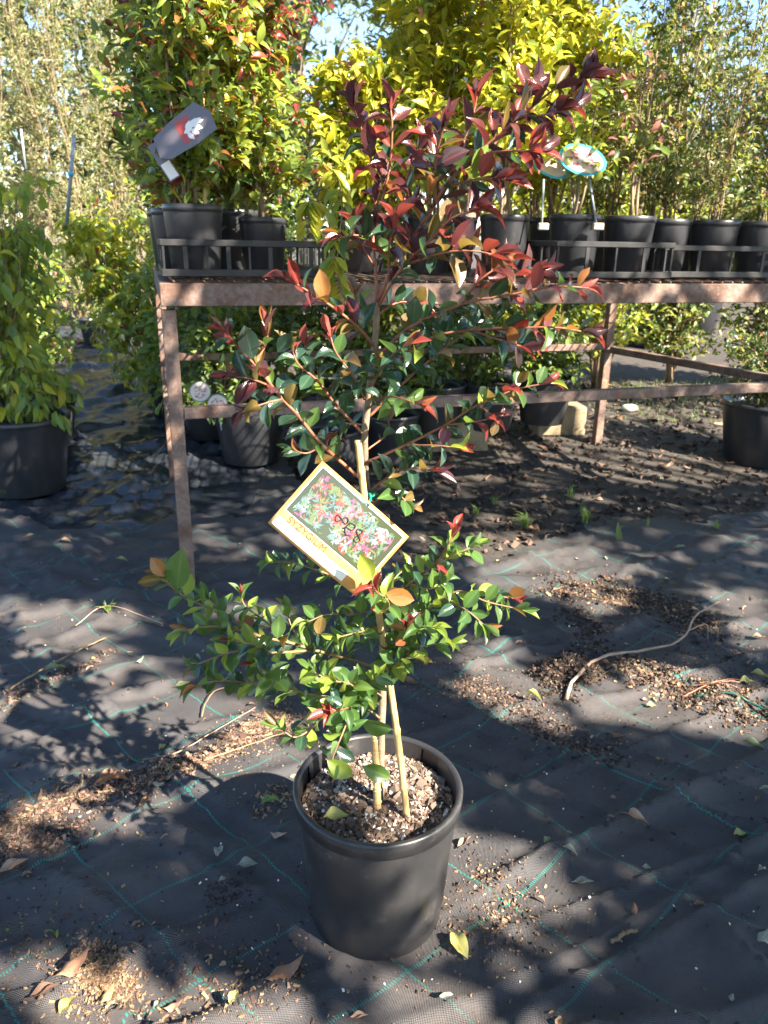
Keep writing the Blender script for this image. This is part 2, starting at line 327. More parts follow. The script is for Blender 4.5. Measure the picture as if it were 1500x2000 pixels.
M['tag_cyan'] = flat('tag_cyan', (.05, .45, .58), .3, .5, .4)
M['tag_cream'] = flat('tag_cream', (.66, .52, .42), .35, .5, .4)
M['clip_tan'] = flat('clip_plastic', (.42, .36, .28), .5)

# ------------------------------------------------------------------ mesh builder
class MB:
    def __init__(s): s.v = []; s.f = []; s.mi = []; s.n = 0; s.uv = []
    def add(s, v, f, mi=0, uv=None):
        v = np.asarray(v, float).reshape(-1, 3); s.v.append(v)
        for q in f: s.f.append([i + s.n for i in q])
        s.mi += [mi] * len(f)
        s.uv.append(np.zeros((len(v), 2)) if uv is None else np.asarray(uv, float)); s.n += len(v); return s
    def tube(s, pts, rad, seg=6, mi=0, cap=True):
        pts = np.asarray(pts, float); n = len(pts)
        rad = np.full(n, rad) if np.isscalar(rad) else np.asarray(rad, float)
        tang = np.gradient(pts, axis=0); tang /= np.linalg.norm(tang, axis=1)[:, None] + 1e-12
        ref = np.array([0, 0, 1.]) if abs(tang[0][2]) < .9 else np.array([1., 0, 0])
        a = np.linspace(0, 2 * PI, seg, endpoint=False); V = []
        x = np.cross(ref, tang[0]); x /= np.linalg.norm(x)
        for i in range(n):
            x = x - tang[i] * (x @ tang[i]); x /= np.linalg.norm(x) + 1e-12; y = np.cross(tang[i], x)
            V.append(pts[i] + rad[i] * (np.cos(a)[:, None] * x + np.sin(a)[:, None] * y))
        V = np.concatenate(V); Fc = []
        for i in range(n - 1):
            for j in range(seg):
                k = (j + 1) % seg; Fc.append([i * seg + j, i * seg + k, (i + 1) * seg + k, (i + 1) * seg + j])
        if cap: Fc.append(list(range(seg))[::-1]); Fc.append([(n - 1) * seg + j for j in range(seg)])
        return s.add(V, Fc, mi)
    def box(s, c, sz, rot=None, mi=0, bev=0.0):
        c = np.asarray(c, float); h = np.asarray(sz, float) / 2
        if bev <= 0:
            V = np.array([[x, y, z] for x in (-1, 1) for y in (-1, 1) for z in (-1, 1)]) * h
            Fc = [[0, 1, 3, 2], [4, 6, 7, 5], [0, 4, 5, 1], [2, 3, 7, 6], [0, 2, 6, 4], [1, 5, 7, 3]]
        else:
            V = []
            for x in (-1, 1):
                for y in (-1, 1):
                    for z in (-1, 1):
                        for ax in range(3):
                            p = np.array([x, y, z]) * (h - bev); p[ax] = (x, y, z)[ax] * h[ax]; V.append(p)
            V = np.array(V)
            def I(x, y, z, ax): return ((x > 0) * 4 + (y > 0) * 2 + (z > 0)) * 3 + ax
            Fc = []
            for ax in range(3):
                for sg in (-1, 1):
                    q = []
                    for a_, b_ in ((-1, -1), (1, -1), (1, 1), (-1, 1)):
                        t = [0, 0, 0]; t[ax] = sg; t[(ax + 1) % 3] = a_; t[(ax + 2) % 3] = b_; q.append(I(*t, ax))
                    Fc.append(q if sg > 0 else q[::-1])
            for ax in range(3):
                a1, a2 = (ax + 1) % 3, (ax + 2) % 3
                for s1 in (-1, 1):
                    for s2 in (-1, 1):
                        t0 = [0, 0, 0]; t0[ax] = -1; t0[a1] = s1; t0[a2] = s2; t1 = list(t0); t1[ax] = 1
                        q = [I(*t0, a1), I(*t1, a1), I(*t1, a2), I(*t0, a2)]; Fc.append(q if s1 * s2 < 0 else q[::-1])
            for x in (-1, 1):
                for y in (-1, 1):
                    for z in (-1, 1):
                        q = [I(x, y, z, 0), I(x, y, z, 1), I(x, y, z, 2)]; Fc.append(q if x * y * z > 0 else q[::-1])
        if rot is not None: V = V @ np.asarray(rot).T
        return s.add(V + c, Fc, mi)
    def lathe(s, prof, seg=48, mi=0, skip=None, closed=False):
        a = np.linspace(0, 2 * PI, seg, endpoint=False); n = len(prof)
        V = np.concatenate([np.stack([r * np.cos(a), r * np.sin(a), np.full(seg, z)], 1) for r, z in prof]); Fc = []
        for i in range(n - 1):
            for j in range(seg):
                if skip and skip(i, j): continue
                k = (j + 1) % seg; Fc.append([i * seg + j, i * seg + k, (i + 1) * seg + k, (i + 1) * seg + j])
        return s.add(V, Fc, mi)
    def mesh(s, name, mats, smooth=True):
        me = bpy.data.meshes.new(name); V = np.concatenate(s.v)
        me.from_pydata(V.tolist(), [], s.f)
        for m_ in mats: me.materials.append(m_)
        me.polygons.foreach_set('material_index', s.mi); me.polygons.foreach_set('use_smooth', [smooth] * len(s.f))
        uvl = me.uv_layers.new(name='UVMap'); li = np.empty(len(me.loops), int); me.loops.foreach_get('vertex_index', li)
        uvl.data.foreach_set('uv', np.concatenate(s.uv)[li].ravel()); me.update(); return me
    def build(s, name, mats, parent=None, smooth=True, loc=None):
        if not isinstance(mats, (list, tuple)): mats = [mats]
        return link(name, s.mesh(name, mats, smooth), parent, loc)
def link(name, me, parent=None, loc=None):
    o = bpy.data.objects.new(name, me); C.objects.link(o)
    if parent is not None: o.parent = parent
    if loc is not None: o.location = loc
    return o
def tag(o, label=None, cat=None, group=None, kind=None):
    if label: o['label'] = label
    if cat: o['category'] = cat
    if group: o['group'] = group
    if kind: o['kind'] = kind
    return o
def thing(name, label, cat, loc=(0, 0, 0), rz=0, group=None):
    o = bpy.data.objects.new(name, None); C.objects.link(o); o.location = tuple(float(x) for x in loc); o.rotation_euler = (0, 0, rz)
    o.empty_display_size = .05; return tag(o, label, cat, group)
def dup(root, loc, rz, label, scale=1.0, parent=None):
    c = root.copy(); C.objects.link(c); c.location = tuple(float(x) for x in loc); c.rotation_euler = (0, 0, rz); c.scale = (scale,) * 3
    if label: c['label'] = label
    for ch in list(root.children):
        d = ch.copy(); C.objects.link(d); d.parent = c
        for g in list(ch.children):
            e = g.copy(); C.objects.link(e); e.parent = d
    return c
def smooth_path(pts, n):
    pts = np.asarray(pts, float); k = len(pts)
    if k < 3:
        t = np.linspace(0, 1, n)[:, None]; return pts[0] * (1 - t) + pts[-1] * t
    P = np.vstack([2 * pts[0] - pts[1], pts, 2 * pts[-1] - pts[-2]]); out = []
    for u in np.linspace(0, k - 1 - 1e-9, n):
        i = int(u); t = u - i; p0, p1, p2, p3 = P[i:i + 4]
        out.append(.5 * (2 * p1 + (p2 - p0) * t + (2 * p0 - 5 * p1 + 4 * p2 - p3) * t * t + (3 * p1 - p0 - 3 * p2 + p3) * t ** 3))
    return np.array(out)

# ------------------------------------------------------------------ leaves
def leaf_shape(nu=4, nv=6, w=.46, fold=.25, curl=.35, tip=1.0, wave=0.0, twist=0.0, petiole=.06, widest=.5, rd=.72):
    V = []; UV = []
    for j in range(nv + 1):
        v = j / nv
        pw = math.log(.5) / math.log(widest)
        s_ = math.sin(PI * v ** pw) ** rd if 0 < v < 1 else 0
        hw = w * .5 * s_ * (1 - .35 * max(0, v - .7) / .3 * tip)
        if j == 0: hw = .012
        if j == nv: hw = .004
        ang = curl * v; cy = math.sin(ang) / curl; cz = -(1 - math.cos(ang)) / curl
        for i in range(nu + 1):
            u = i / nu * 2 - 1
            z = abs(u) ** 1.3 * hw * fold * 2 + wave * hw * math.sin(v * 9 + u * 2) * abs(u)
            x = u * hw * (1 - .12 * fold); tw = twist * v
            V.append([x * math.cos(tw) - z * math.sin(tw), petiole + cy * (1 - petiole), cz * (1 - petiole) + x * math.sin(tw) + z * math.cos(tw)]); UV.append([i / nu, v])
    Fc = [[j * (nu + 1) + i, j * (nu + 1) + i + 1, (j + 1) * (nu + 1) + i + 1, (j + 1) * (nu + 1) + i] for j in range(nv) for i in range(nu)]
    n = len(V)   # petiole
    V += [[-.012, 0, 0], [.012, 0, 0]]; UV += [[.48, 0], [.52, 0]]
    Fc.append([n, n + 1, nu // 2 + 1, nu // 2 - 1] if nu >= 2 else [n, n + 1, 1, 0])
    return np.array(V), Fc, np.array(UV)
BIG = [leaf_shape(4, 7, .50, .28, .5), leaf_shape(4, 7, .46, .40, .9, 1, .15), leaf_shape(4, 7, .55, .18, .25, .8, .1), leaf_shape(4, 7, .42, .5, 1.2, 1, .1, .3),
       leaf_shape(4, 7, .50, .3, -.4, 1, .1), leaf_shape(4, 7, .58, .12, .15, .5, 0, 0, .06, .52)]
YOUNG = [leaf_shape(4, 7, .36, .50, .6, 1, .1), leaf_shape(4, 7, .32, .6, 1.2, 1, .1, .3), leaf_shape(4, 7, .40, .35, .3), leaf_shape(4, 7, .34, .45, -.5, 1, .1)]
SMALL = [leaf_shape(2, 3, .44, .35, .6), leaf_shape(2, 3, .40, .3, 1.0), leaf_shape(2, 3, .5, .2, .3)]
NARROW = [leaf_shape(2, 2, .24, .3, .5), leaf_shape(2, 2, .3, .3, .9)]
WEEP = [leaf_shape(2, 4, .36, .3, .9), leaf_shape(2, 4, .32, .4, 1.5, 1, .1), leaf_shape(2, 4, .40, .25, .5)]
def unit(a): return a / (np.linalg.norm(a, axis=-1, keepdims=True) + 1e-12)
def frames(d, n):
    y = unit(d); x = unit(np.cross(y, n)); z = np.cross(x, y); return np.stack([x, y, z], -1)   # columns
def rdirs(k): return unit(rng.normal(size=(k, 3)))

def joined(name, shapes, pos, Rm, size, mi, mats, parent=None, shape_ix=None):
    """one mesh of many leaves, fast"""
    k = len(pos); sh = rng.integers(0, len(shapes), k) if shape_ix is None else np.asarray(shape_ix)
    Vs = []; LI = []; LT = []; UVs = []; MI = []; base = 0
    for q, (bv, bf, buv) in enumerate(shapes):
        idx = np.where(sh == q)[0]
        if len(idx) == 0: continue
        V = np.einsum('kij,vj->kvi', Rm[idx], bv) * size[idx][:, None, None] + pos[idx][:, None, :]
        nv = len(bv); Vs.append(V.reshape(-1, 3)); fl = np.concatenate([np.array(f_) for f_ in bf]); ft = np.array([len(f_) for f_ in bf])
        off = base + np.arange(len(idx)) * nv
        LI.append((off[:, None] + fl[None]).ravel()); LT.append(np.tile(ft, len(idx))); UVs.append(np.tile(buv[fl], (len(idx), 1)))
        MI.append(np.repeat(np.asarray(mi)[idx], len(bf))); base += nv * len(idx)
    V = np.concatenate(Vs); LI = np.concatenate(LI); LT = np.concatenate(LT); UVs = np.concatenate(UVs); MI = np.concatenate(MI)
    me = bpy.data.meshes.new(name); me.vertices.add(len(V)); me.vertices.foreach_set('co', V.astype(np.float32).ravel())
    me.loops.add(len(LI)); me.loops.foreach_set('vertex_index', LI.astype(np.int32))
    me.polygons.add(len(LT)); me.polygons.foreach_set('loop_start', np.concatenate([[0], np.cumsum(LT)[:-1]]).astype(np.int32))
    me.polygons.foreach_set('loop_total', LT.astype(np.int32)); me.polygons.foreach_set('material_index', MI.astype(np.int32))
    me.polygons.foreach_set('use_smooth', np.ones(len(LT), bool))
    for m_ in mats: me.materials.append(m_)
    me.update(calc_edges=True); uvl = me.uv_layers.new(name='UVMap'); uvl.data.foreach_set('uv', UVs.astype(np.float32).ravel())
    o = link(name, me, parent); return o
_shape_mesh = {}
def leaf_meshes(shapes, key):
    if key not in _shape_mesh:
        _shape_mesh[key] = [MB().add(v, f_, 0, uv).mesh('leaf', [LM['green']]) for v, f_, uv in shapes]
    return _shape_mesh[key]
def place_leaves(root, shapes, key, pos, Rm, size, mi, matnames, nobj, rest='foliage'):
    """the nobj largest leaves as objects of their own, the rest joined; pos in the root's frame (root unrotated)"""
    k = len(pos); sh = rng.integers(0, len(shapes), k)
    w = np.array(pos) + np.array(root.location)
    depth = (w - np.array([0, 0, CAM_H])) @ fw
    X = 750 + F * ((w - np.array([0, 0, CAM_H])) @ rt) / depth; Yp = 1000 - F * ((w - np.array([0, 0, CAM_H])) @ up) / depth
    score = size / depth * ((X > 0) & (X < 1500) & (Yp > 0) & (Yp < 2000)); order = np.argsort(-score)
    ms = leaf_meshes(shapes, key); big = order[:nobj]; sm = order[nobj:]
    for i in big:
        o = bpy.data.objects.new('leaf', ms[sh[i]]); C.objects.link(o); o.parent = root
        mt = Matrix.Identity(4)
        for r_ in range(3):
            for c_ in range(3): mt[r_][c_] = Rm[i][r_, c_] * size[i]
            mt[r_][3] = pos[i][r_]
        o.matrix_basis = mt
        o.material_slots[0].link = 'OBJECT'; o.material_slots[0].material = LM[matnames[mi[i]]]
    if len(sm):
        o = joined(rest, shapes, pos[sm], Rm[sm], size[sm], np.asarray(mi)[sm], [LM[n] for n in matnames], root, sh[sm]); tag(o, kind='stuff')

# ================================================================== GROUND
def mat_inside(x, y):
    # boundary of the weed mat on the dirt, measured on the ground
    bx = np.array([-3.6, -1.25, -1.0, -.62, -.30, -.02, .25, .62, 1.10, 2.2, 3.2]); by = np.array([7.4, 7.3, 4.4, 3.8, 3.1, 2.5, 2.42, 2.72, 2.95, 3.1, 3.1])
    return y < np.interp(x, bx, by) + .05 * np.sin(x * 9) + .03 * np.sin(x * 23 + 1)
def mat_height(x, y):
    def ns(sx, sy, ang, seed, warp=.0):
        c, s_ = math.cos(ang), math.sin(ang); a = x * c + y * s_; b_ = -x * s_ + y * c
        return noise.noise(Vector((a * sx + seed, b_ * sy - seed, seed * 1.7)))
    h = .012 * max(0, ns(1.4, 5.5, R(28), 3.1)) + .010 * max(0, ns(2.0, 9.0, R(-22), 9.7)) + .006 * ns(5, 5, 0, 1.3)
    r = 1 - abs(ns(1.1, 6.5, R(30), 21.5)) * 2.2; h += .016 * max(0, r) ** 6 * float(sstep(-.1, -.5, x) if False else 1)
    r = 1 - abs(ns(1.0, 5.0, R(-24), 33.5)) * 2.2; h += .015 * max(0, r) ** 7
    far = float(sstep(2.1, 3.2, y)) * float(sstep(.2, -.6, x)); h += far * (.05 * max(0, ns(2.2, 9, R(62), 5.5)) + .018 * max(0, ns(4, 10, R(80), 15.5)) + .004 * ns(8, 8, 0, 7.7))
    cr = 1 - abs(ns(.9, 7.5, R(24), 51.5) + .12 * ns(5, 5, 0, 61.0)) * 7; h += .016 * max(0, cr) ** 1.7
    cr = 1 - abs(ns(1.2, 8.0, R(-30), 71.5) + .12 * ns(6, 6, 0, 81.0)) * 8; h += .013 * max(0, cr) ** 1.6
    h += .0022 * ns(16, 16, 0, 91.0)
    near = math.exp(-((x + 0) ** 2 + (y - .99) ** 2) / .05); h *= (1 - near)
    return .007 + max(0, h + .004)
def build_ground():
    mb = MB(); xs = np.concatenate([np.linspace(-90, -6, 12), np.linspace(-5, 6, 90), np.linspace(7, 90, 12)])
    ys = np.concatenate([np.linspace(-40, -2, 8), np.linspace(-1, 10, 90), np.linspace(11, 120, 20)])
    V = []; 
    for y in ys:
        for x in xs:
            V.append([x, y, float(terrain(x, y)) + (.015 * noise.noise(Vector((x * 2, y * 2, 0))) if y > 3.3 else -.002)])
    nx = len(xs); Fc = [[j * nx + i, j * nx + i + 1, (j + 1) * nx + i + 1, (j + 1) * nx + i] for j in range(len(ys) - 1) for i in range(nx - 1)]
    o = mb.add(V, Fc).build('ground', M['dirt']); tag(o, 'bare brown dirt strewn with leaf litter behind the matting', kind='structure')
    # weed mat
    xs = np.linspace(-3.4, 2.6, 430); ys = np.concatenate([np.linspace(.1, 2.0, 180), np.linspace(2.012, 7.3, 230)])
    nx = len(xs); H = np.empty((len(ys), nx))
    for j, y in enumerate(ys):
        for i, x in enumerate(xs): H[j, i] = mat_height(x, y) + float(terrain(x, y)) + (.02 if y > 3.0 else 0) * min(1, (y - 3.0) * 4)
    XX, YY = np.meshgrid(xs, ys); ins = mat_inside(XX, YY)
    V = np.stack([XX, YY, H], -1).reshape(-1, 3); idx = np.arange(len(V)).reshape(H.shape)
    q = np.stack([idx[:-1, :-1], idx[:-1, 1:], idx[1:, 1:], idx[1:, :-1]], -1)
    keep = ins[:-1, :-1] & ins[:-1, 1:] & ins[1:, 1:] & ins[1:, :-1]; q = q[keep]
    me = bpy.data.meshes.new('weed_mat'); me.vertices.add(len(V)); me.vertices.foreach_set('co', V.astype(np.float32).ravel())
    me.loops.add(q.size); me.loops.foreach_set('vertex_index', q.ravel().astype(np.int32)); me.polygons.add(len(q))
    me.polygons.foreach_set('loop_start', (np.arange(len(q)) * 4).astype(np.int32)); me.polygons.foreach_set('loop_total', np.full(len(q), 4, np.int32))
    me.polygons.foreach_set('use_smooth', np.ones(len(q), bool)); me.materials.append(M['mat']); me.materials.append(M['sheet']); cxy = V[q].mean(1); me.polygons.foreach_set('material_index', ((cxy[:, 1] > 2.75 + .1 * np.sin(cxy[:, 0] * 7)) & (cxy[:, 0] < -.55)).astype(np.int32)); me.update(calc_edges=True)
    o = link('weed_mat', me); tag(o, 'black woven weed matting with a grid of green threads', kind='structure')
build_ground()
def surf(x, y):
    if mat_inside(x, y): return mat_height(x, y) + float(terrain(x, y)) + (.02 if y > 3.0 else 0) * min(1, (y - 3.0) * 4 if y > 3 else 0)
    return float(terrain(x, y)) + .004
def gpt(px, py):
    g = ground(px, py); return np.array([g[0], g[1], surf(g[0], g[1])])

# ================================================================== UNSEEN SHADE TREES (added outside the frame, crowns carved to cast the dapples)
LIT = [  # sunlit patches of the matting, image outline -> ground
    [(290, 1885), (600, 1915), (760, 1925), (1000, 1965), (1150, 1958), (1300, 2300), (-60, 2300), (60, 1920), (150, 1795), (215, 1840)],
    [(-60, 1810), (60, 1815), (30, 1920), (-60, 1970)],
    [(870, 1670), (960, 1655), (1050, 1700), (1085, 1790), (1075, 1850), (880, 1880), (820, 1890)],
    [(340, 1490), (500, 1435), (575, 1440), (480, 1520), (360, 1550)], [(210, 1600), (330, 1585), (345, 1640), (230, 1655)],
    [(-40, 1590), (200, 1555), (420, 1480), (450, 1500), (230, 1625), (-40, 1680)],
    [(30, 1385), (230, 1360), (520, 1370), (570, 1420), (400, 1455), (240, 1480), (60, 1490), (-30, 1440)],
    [(-30, 1170), (280, 1190), (310, 1225), (120, 1265), (-30, 1255)], [(330, 1180), (500, 1170), (620, 1210), (480, 1240)],
    [(870, 1255), (1060, 1235), (1010, 1320), (1085, 1400), (1040, 1445), (900, 1385), (850, 1340)],
    [(920, 1035), (1060, 1050), (1250, 1120), (1200, 1165), (950, 1190), (900, 1120)],
    [(1050, 1330), (1250, 1285), (1520, 1350), (1520, 1480), (1300, 1445), (1120, 1405)], [(1110, 1150), (1220, 1170), (1180, 1235), (1095, 1215)],
    [(560, 1470), (700, 1440), (800, 1440), (860, 1520), (820, 1600), (900, 1700), (760, 1760), (560, 1700)],
    [(1330, 1140), (1520, 1160), (1520, 1300), (1380, 1260)], [(1230, 1640), (1270, 1640), (1270, 1660), (1230, 1660)],
    [(1080, 640), (1350, 640), (1390, 730), (1200, 770), (1100, 745)],
]
LITG = [np.array([ground(*p)[:2] for p in poly]) for poly in LIT]
def inpoly(P, poly):
    x, y = P[:, 0], P[:, 1]; c = np.zeros(len(P), bool); n = len(poly)
    for i in range(n):
        x1, y1 = poly[i]; x2, y2 = poly[i - 1]
        c ^= ((y1 > y) != (y2 > y)) & (x < (x2 - x1) * (y - y1) / (y2 - y1 + 1e-12) + x1)
    return c
def unseen_shade_tree(name, label, base, foot, zr, nclump, per, lsize, top):
    root = thing(name, label, 'tree', base)
    b = np.array(base, float)
    g = np.stack([rng.uniform(foot[0], foot[1], nclump), rng.uniform(foot[2], foot[3], nclump), np.zeros(nclump)], 1)
    t = rng.uniform(zr[0], zr[1], nclump) / S[2]; cl = g + S * t[:, None]
    q = np.repeat(cl, per, 0) + rng.normal(size=(nclump * per, 3)) * .075
    gg = (q - S * (q[:, 2] / S[2])[:, None])[:, :2]
    keep = np.ones(len(q), bool)  # leaves that would shade the chosen sunlit spots are left out
    for poly in LITG:
        for dx_, dy_ in ((0, 0), (.022, 0), (-.022, 0), (0, .022), (0, -.022)): keep &= ~inpoly(gg + np.array([dx_, dy_]), poly)
    tt = (q[:, 1] - 1.0) / S[1]; pp = q - S * tt[:, None]     # where its light would meet the potted plant
    hit = (pp[:, 2] > .02) & (pp[:, 2] < 1.5) & (pp[:, 0] > -.05 - .30 * (pp[:, 2] > .3)) & (pp[:, 0] < .42)
    keep &= ~(hit & (rng.random(len(q)) < .96))
    t8 = (q[:, 1] - .88) / S[1]; p8 = q - S * t8[:, None]; keep &= ~((p8[:, 2] > .03) & (p8[:, 2] < .27) & (p8[:, 0] > -.03) & (p8[:, 0] < .17))
    tt = (q[:, 1] - 2.7) / S[1]; pp = q - S * tt[:, None]
    hit = (pp[:, 2] > .86) & (pp[:, 2] < 2.6) & (tt > 0)
    keep &= ~(hit & (rng.random(len(q)) < .93))
    # keep clear of the picture
    w = q - np.array([0, 0, CAM_H]); dep = w @ fw; X = (w @ rt) / np.maximum(dep, .05); Yv = (w @ up) / np.maximum(dep, .05)
    keep &= ~((dep > .05) & (np.abs(X) < .60) & (np.abs(Yv) < .80))
    q = q[keep]
    Rm = frames(rdirs(len(q)), unit(rdirs(len(q)) * .6 + np.array([.3, -.2, 1])))
    o = joined('crown', SMALL, q - b, Rm, rng.uniform(.8, 1.25, len(q)) * lsize, np.zeros(len(q), int), [LM['deep']], root); tag(o, kind='stuff')
    mb = MB(); tr = smooth_path([(0, 0, 0), (.05, .08, top * .3), (-.05, 0, top * .6), (0, .05, top)], 10)
    mb.tube(tr, np.linspace(.11, .03, 10), 10); mb.build('trunk', M['tree_bark'], root)
    for i in range(60):
        e = cl[rng.integers(0, nclump)] - b; s0 = tr[rng.integers(4, 9)]
        mid = (s0 + e) / 2 + np.array([0, 0, .15]); sp_ = smooth_path([s0, mid, e], 24) + b; sg_ = (sp_ - S * (sp_[:, 2] / S[2])[:, None])[:, :2]
        if any(inpoly(sg_, poly).any() for poly in LITG): continue
        tt = (sp_[:, 1] - 1.0) / S[1]; pp = sp_ - S * tt[:, None]
        if ((pp[:, 2] > .02) & (pp[:, 2] < 1.5) & (np.abs(pp[:, 0]) < .4)).any(): continue
        MB().tube(smooth_path([s0, mid, e], 8), np.linspace(.03, .006, 8), 6).build('branch', M['tree_bark'], root)
unseen_shade_tree('unseen_shade_tree', 'unseen tree beside the matting, its crown shaped to throw the dappled shade', (3.3, -3.3, -.02), (-2.2, 2.3, .1, 2.3), (1.8, 3.2), 2500, 15, .085, 3.9)
unseen_shade_tree('unseen_shade_tree', 'unseen tree right of the steel bench, its crown shaped to shade the ground', (5.6, .6, -.02), (-3.0, 3.4, 2.1, 5.2), (2.2, 3.8), 1700, 13, .09, 4.0)

# ================================================================== MAIN POT
PX, PY = -0.002, 0.993
P1, P2, PH = .1339, .1080, .2487
pot = thing('plant_pot', 'large black plastic pot standing alone on the matting in front', 'pot', (PX, PY, .008))
def slot_skip(seg):
    def f_(i, j):
        a = (j + .5) / seg * 360
        return (abs(a - 164) < 8 or abs(a - 46) < 9) and 1 <= i <= 1
    return f_
rw = lambda z: P2 + (P1 - .006 - P2) * z / PH
seg = 120
mb = MB(); mb.lathe([(.0, .004), (P2 - .012, .004), (P2 - .004, .0), (P2, .005), (rw(.06), .06), (rw(.14), .14), (rw(PH - .05), PH - .05), (rw(PH - .026), PH - .026)], seg)
mb.build('pot_body', M['pot'], pot)
mb = MB()  # inner wall, ribbed, with the two lifting slots
ri = lambda z: rw(z) - .0035
prof = [(ri(PH) - .001, PH - .004), (ri(PH - .008) + .0, PH - .008), (ri(PH - .036), PH - .036)]
mb.lathe(prof, seg, skip=slot_skip(seg))
zz = PH - .036
while zz > .13:
    mb.lathe([(ri(zz), zz), (ri(zz) - .0012, zz - .003), (ri(zz - .006), zz - .006)], seg); zz -= .006
mb.build('inner_wall', M['pot'], pot)
mb = MB(); r0 = P1
mb.lathe([(rw(PH - .030), PH - .030), (r0 - .0035, PH - .028), (r0 - .003, PH - .017), (r0 - .001, PH - .015), (r0 - .0005, PH - .004), (r0 - .002, PH - .0008), (r0 - .005, PH), (ri(PH), PH - .0015), (ri(PH) - .001, PH - .004)], seg)
mb.build('rim', M['pot'], pot)
for ac, hw in ((164, 8), (46, 9)):   # black strips behind the slots, the recess shade put into their colour
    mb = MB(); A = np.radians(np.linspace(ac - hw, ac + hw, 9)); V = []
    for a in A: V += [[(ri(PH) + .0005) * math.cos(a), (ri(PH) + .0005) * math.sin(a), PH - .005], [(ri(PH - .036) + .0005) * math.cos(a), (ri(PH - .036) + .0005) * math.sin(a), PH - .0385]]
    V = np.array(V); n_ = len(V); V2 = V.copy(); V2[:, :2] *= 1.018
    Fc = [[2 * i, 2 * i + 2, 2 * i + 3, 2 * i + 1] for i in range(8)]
    mb.add(V2, Fc); mb.build('slot_shade_strip', M['ink'], pot)

# potting mix
def chip(mb, p, size, mi, flat_=.35, elong=1.6):
    d = rng.normal(size=3); sx = size * rng.uniform(.8, elong); V = np.array([[x, y, z] for x in (-.5, .5) for y in (-.5, .5) for z in (-.5, .5)]) * [sx, size * rng.uniform(.5, .9), size * flat_ * rng.uniform(.6, 1.3)]
    V += rng.normal(size=V.shape) * size * .19; q = Matrix.Rotation(rng.uniform(0, 2 * PI), 3, 'Z') @ Matrix.Rotation(rng.normal() * .5, 3, 'X') @ Matrix.Rotation(rng.normal() * .4, 3, 'Y')
    V = V @ np.array(q).T + p
    mb.add(V, [[0, 1, 3, 2], [4, 6, 7, 5], [0, 4, 5, 1], [2, 3, 7, 6], [0, 2, 6, 4], [1, 5, 7, 3]], mi)
SOIL = PH - .038 + .008
mb = MB(); rs = ri(PH - .04) - .001
rr_ = np.linspace(0, 1, 26) ** .8 * rs
V = []; sg = 72
for r_ in rr_:
    for j in range(sg):
        a = 2 * PI * j / sg; x, y = r_ * math.cos(a), r_ * math.sin(a)
        V.append([x, y, .006 * noise.noise(Vector((x * 25, y * 25, 2))) + .004 * noise.noise(Vector((x * 90, y * 90, 5)))])
Fc = [[i * sg + j, i * sg + (j + 1) % sg, (i + 1) * sg + (j + 1) % sg, (i + 1) * sg + j] for i in range(25) for j in range(sg)]
mb.add(np.array(V) + [PX, PY, SOIL], Fc, 0)
for i in range(7500):
    r_ = rs * .985 * math.sqrt(rng.random()); a = rng.uniform(0, 2 * PI); s_ = rng.choice([.0025, .0042, .007, .012], p=[.50, .34, .14, .02])
    if r_ > rs - s_ * .6: r_ = rs - s_ * .6
    z = SOIL + .006 * noise.noise(Vector((r_ * math.cos(a) * 25, r_ * math.sin(a) * 25, 2))) + s_ * .15 + .002
    chip(mb, [PX + r_ * math.cos(a), PY + r_ * math.sin(a), z], s_, 1 if rng.random() < .8 else 2, .55)
for i in range(300):
    r_ = rs * .96 * math.sqrt(rng.random()); a = rng.uniform(0, 2 * PI); chip(mb, [PX + r_ * math.cos(a), PY + r_ * math.sin(a), SOIL + .0055], rng.uniform(.002, .0048), 3, .9, 1.1)
o = mb.build('potting_mix', [M['soil'], M['chip_pot'], M['chip_brown'], M['perlite']], smooth=False); tag(o, 'coarse brown bark potting mix with white perlite filling the front pot', 'potting mix', kind='stuff')

# ================================================================== MAIN PLANT
def B(pts): return np.array([at(x, y, PY + d) for x, y, d in pts])
plant = thing('lilly_pilly_plant', 'tall young lilly pilly with burgundy top and glossy green base in the front pot', 'plant', (PX + .002, PY, SOIL + .008))
base = np.array(plant.location)
TRUNK = B([(743, 1562, .004), (744, 1450, .01), (748, 1320, .02), (745, 1180, .03), (729, 1050, .03), (717, 960, .03), (712, 860, .02), (722, 760, .02), (733, 660, .02), (737, 590, .02)])
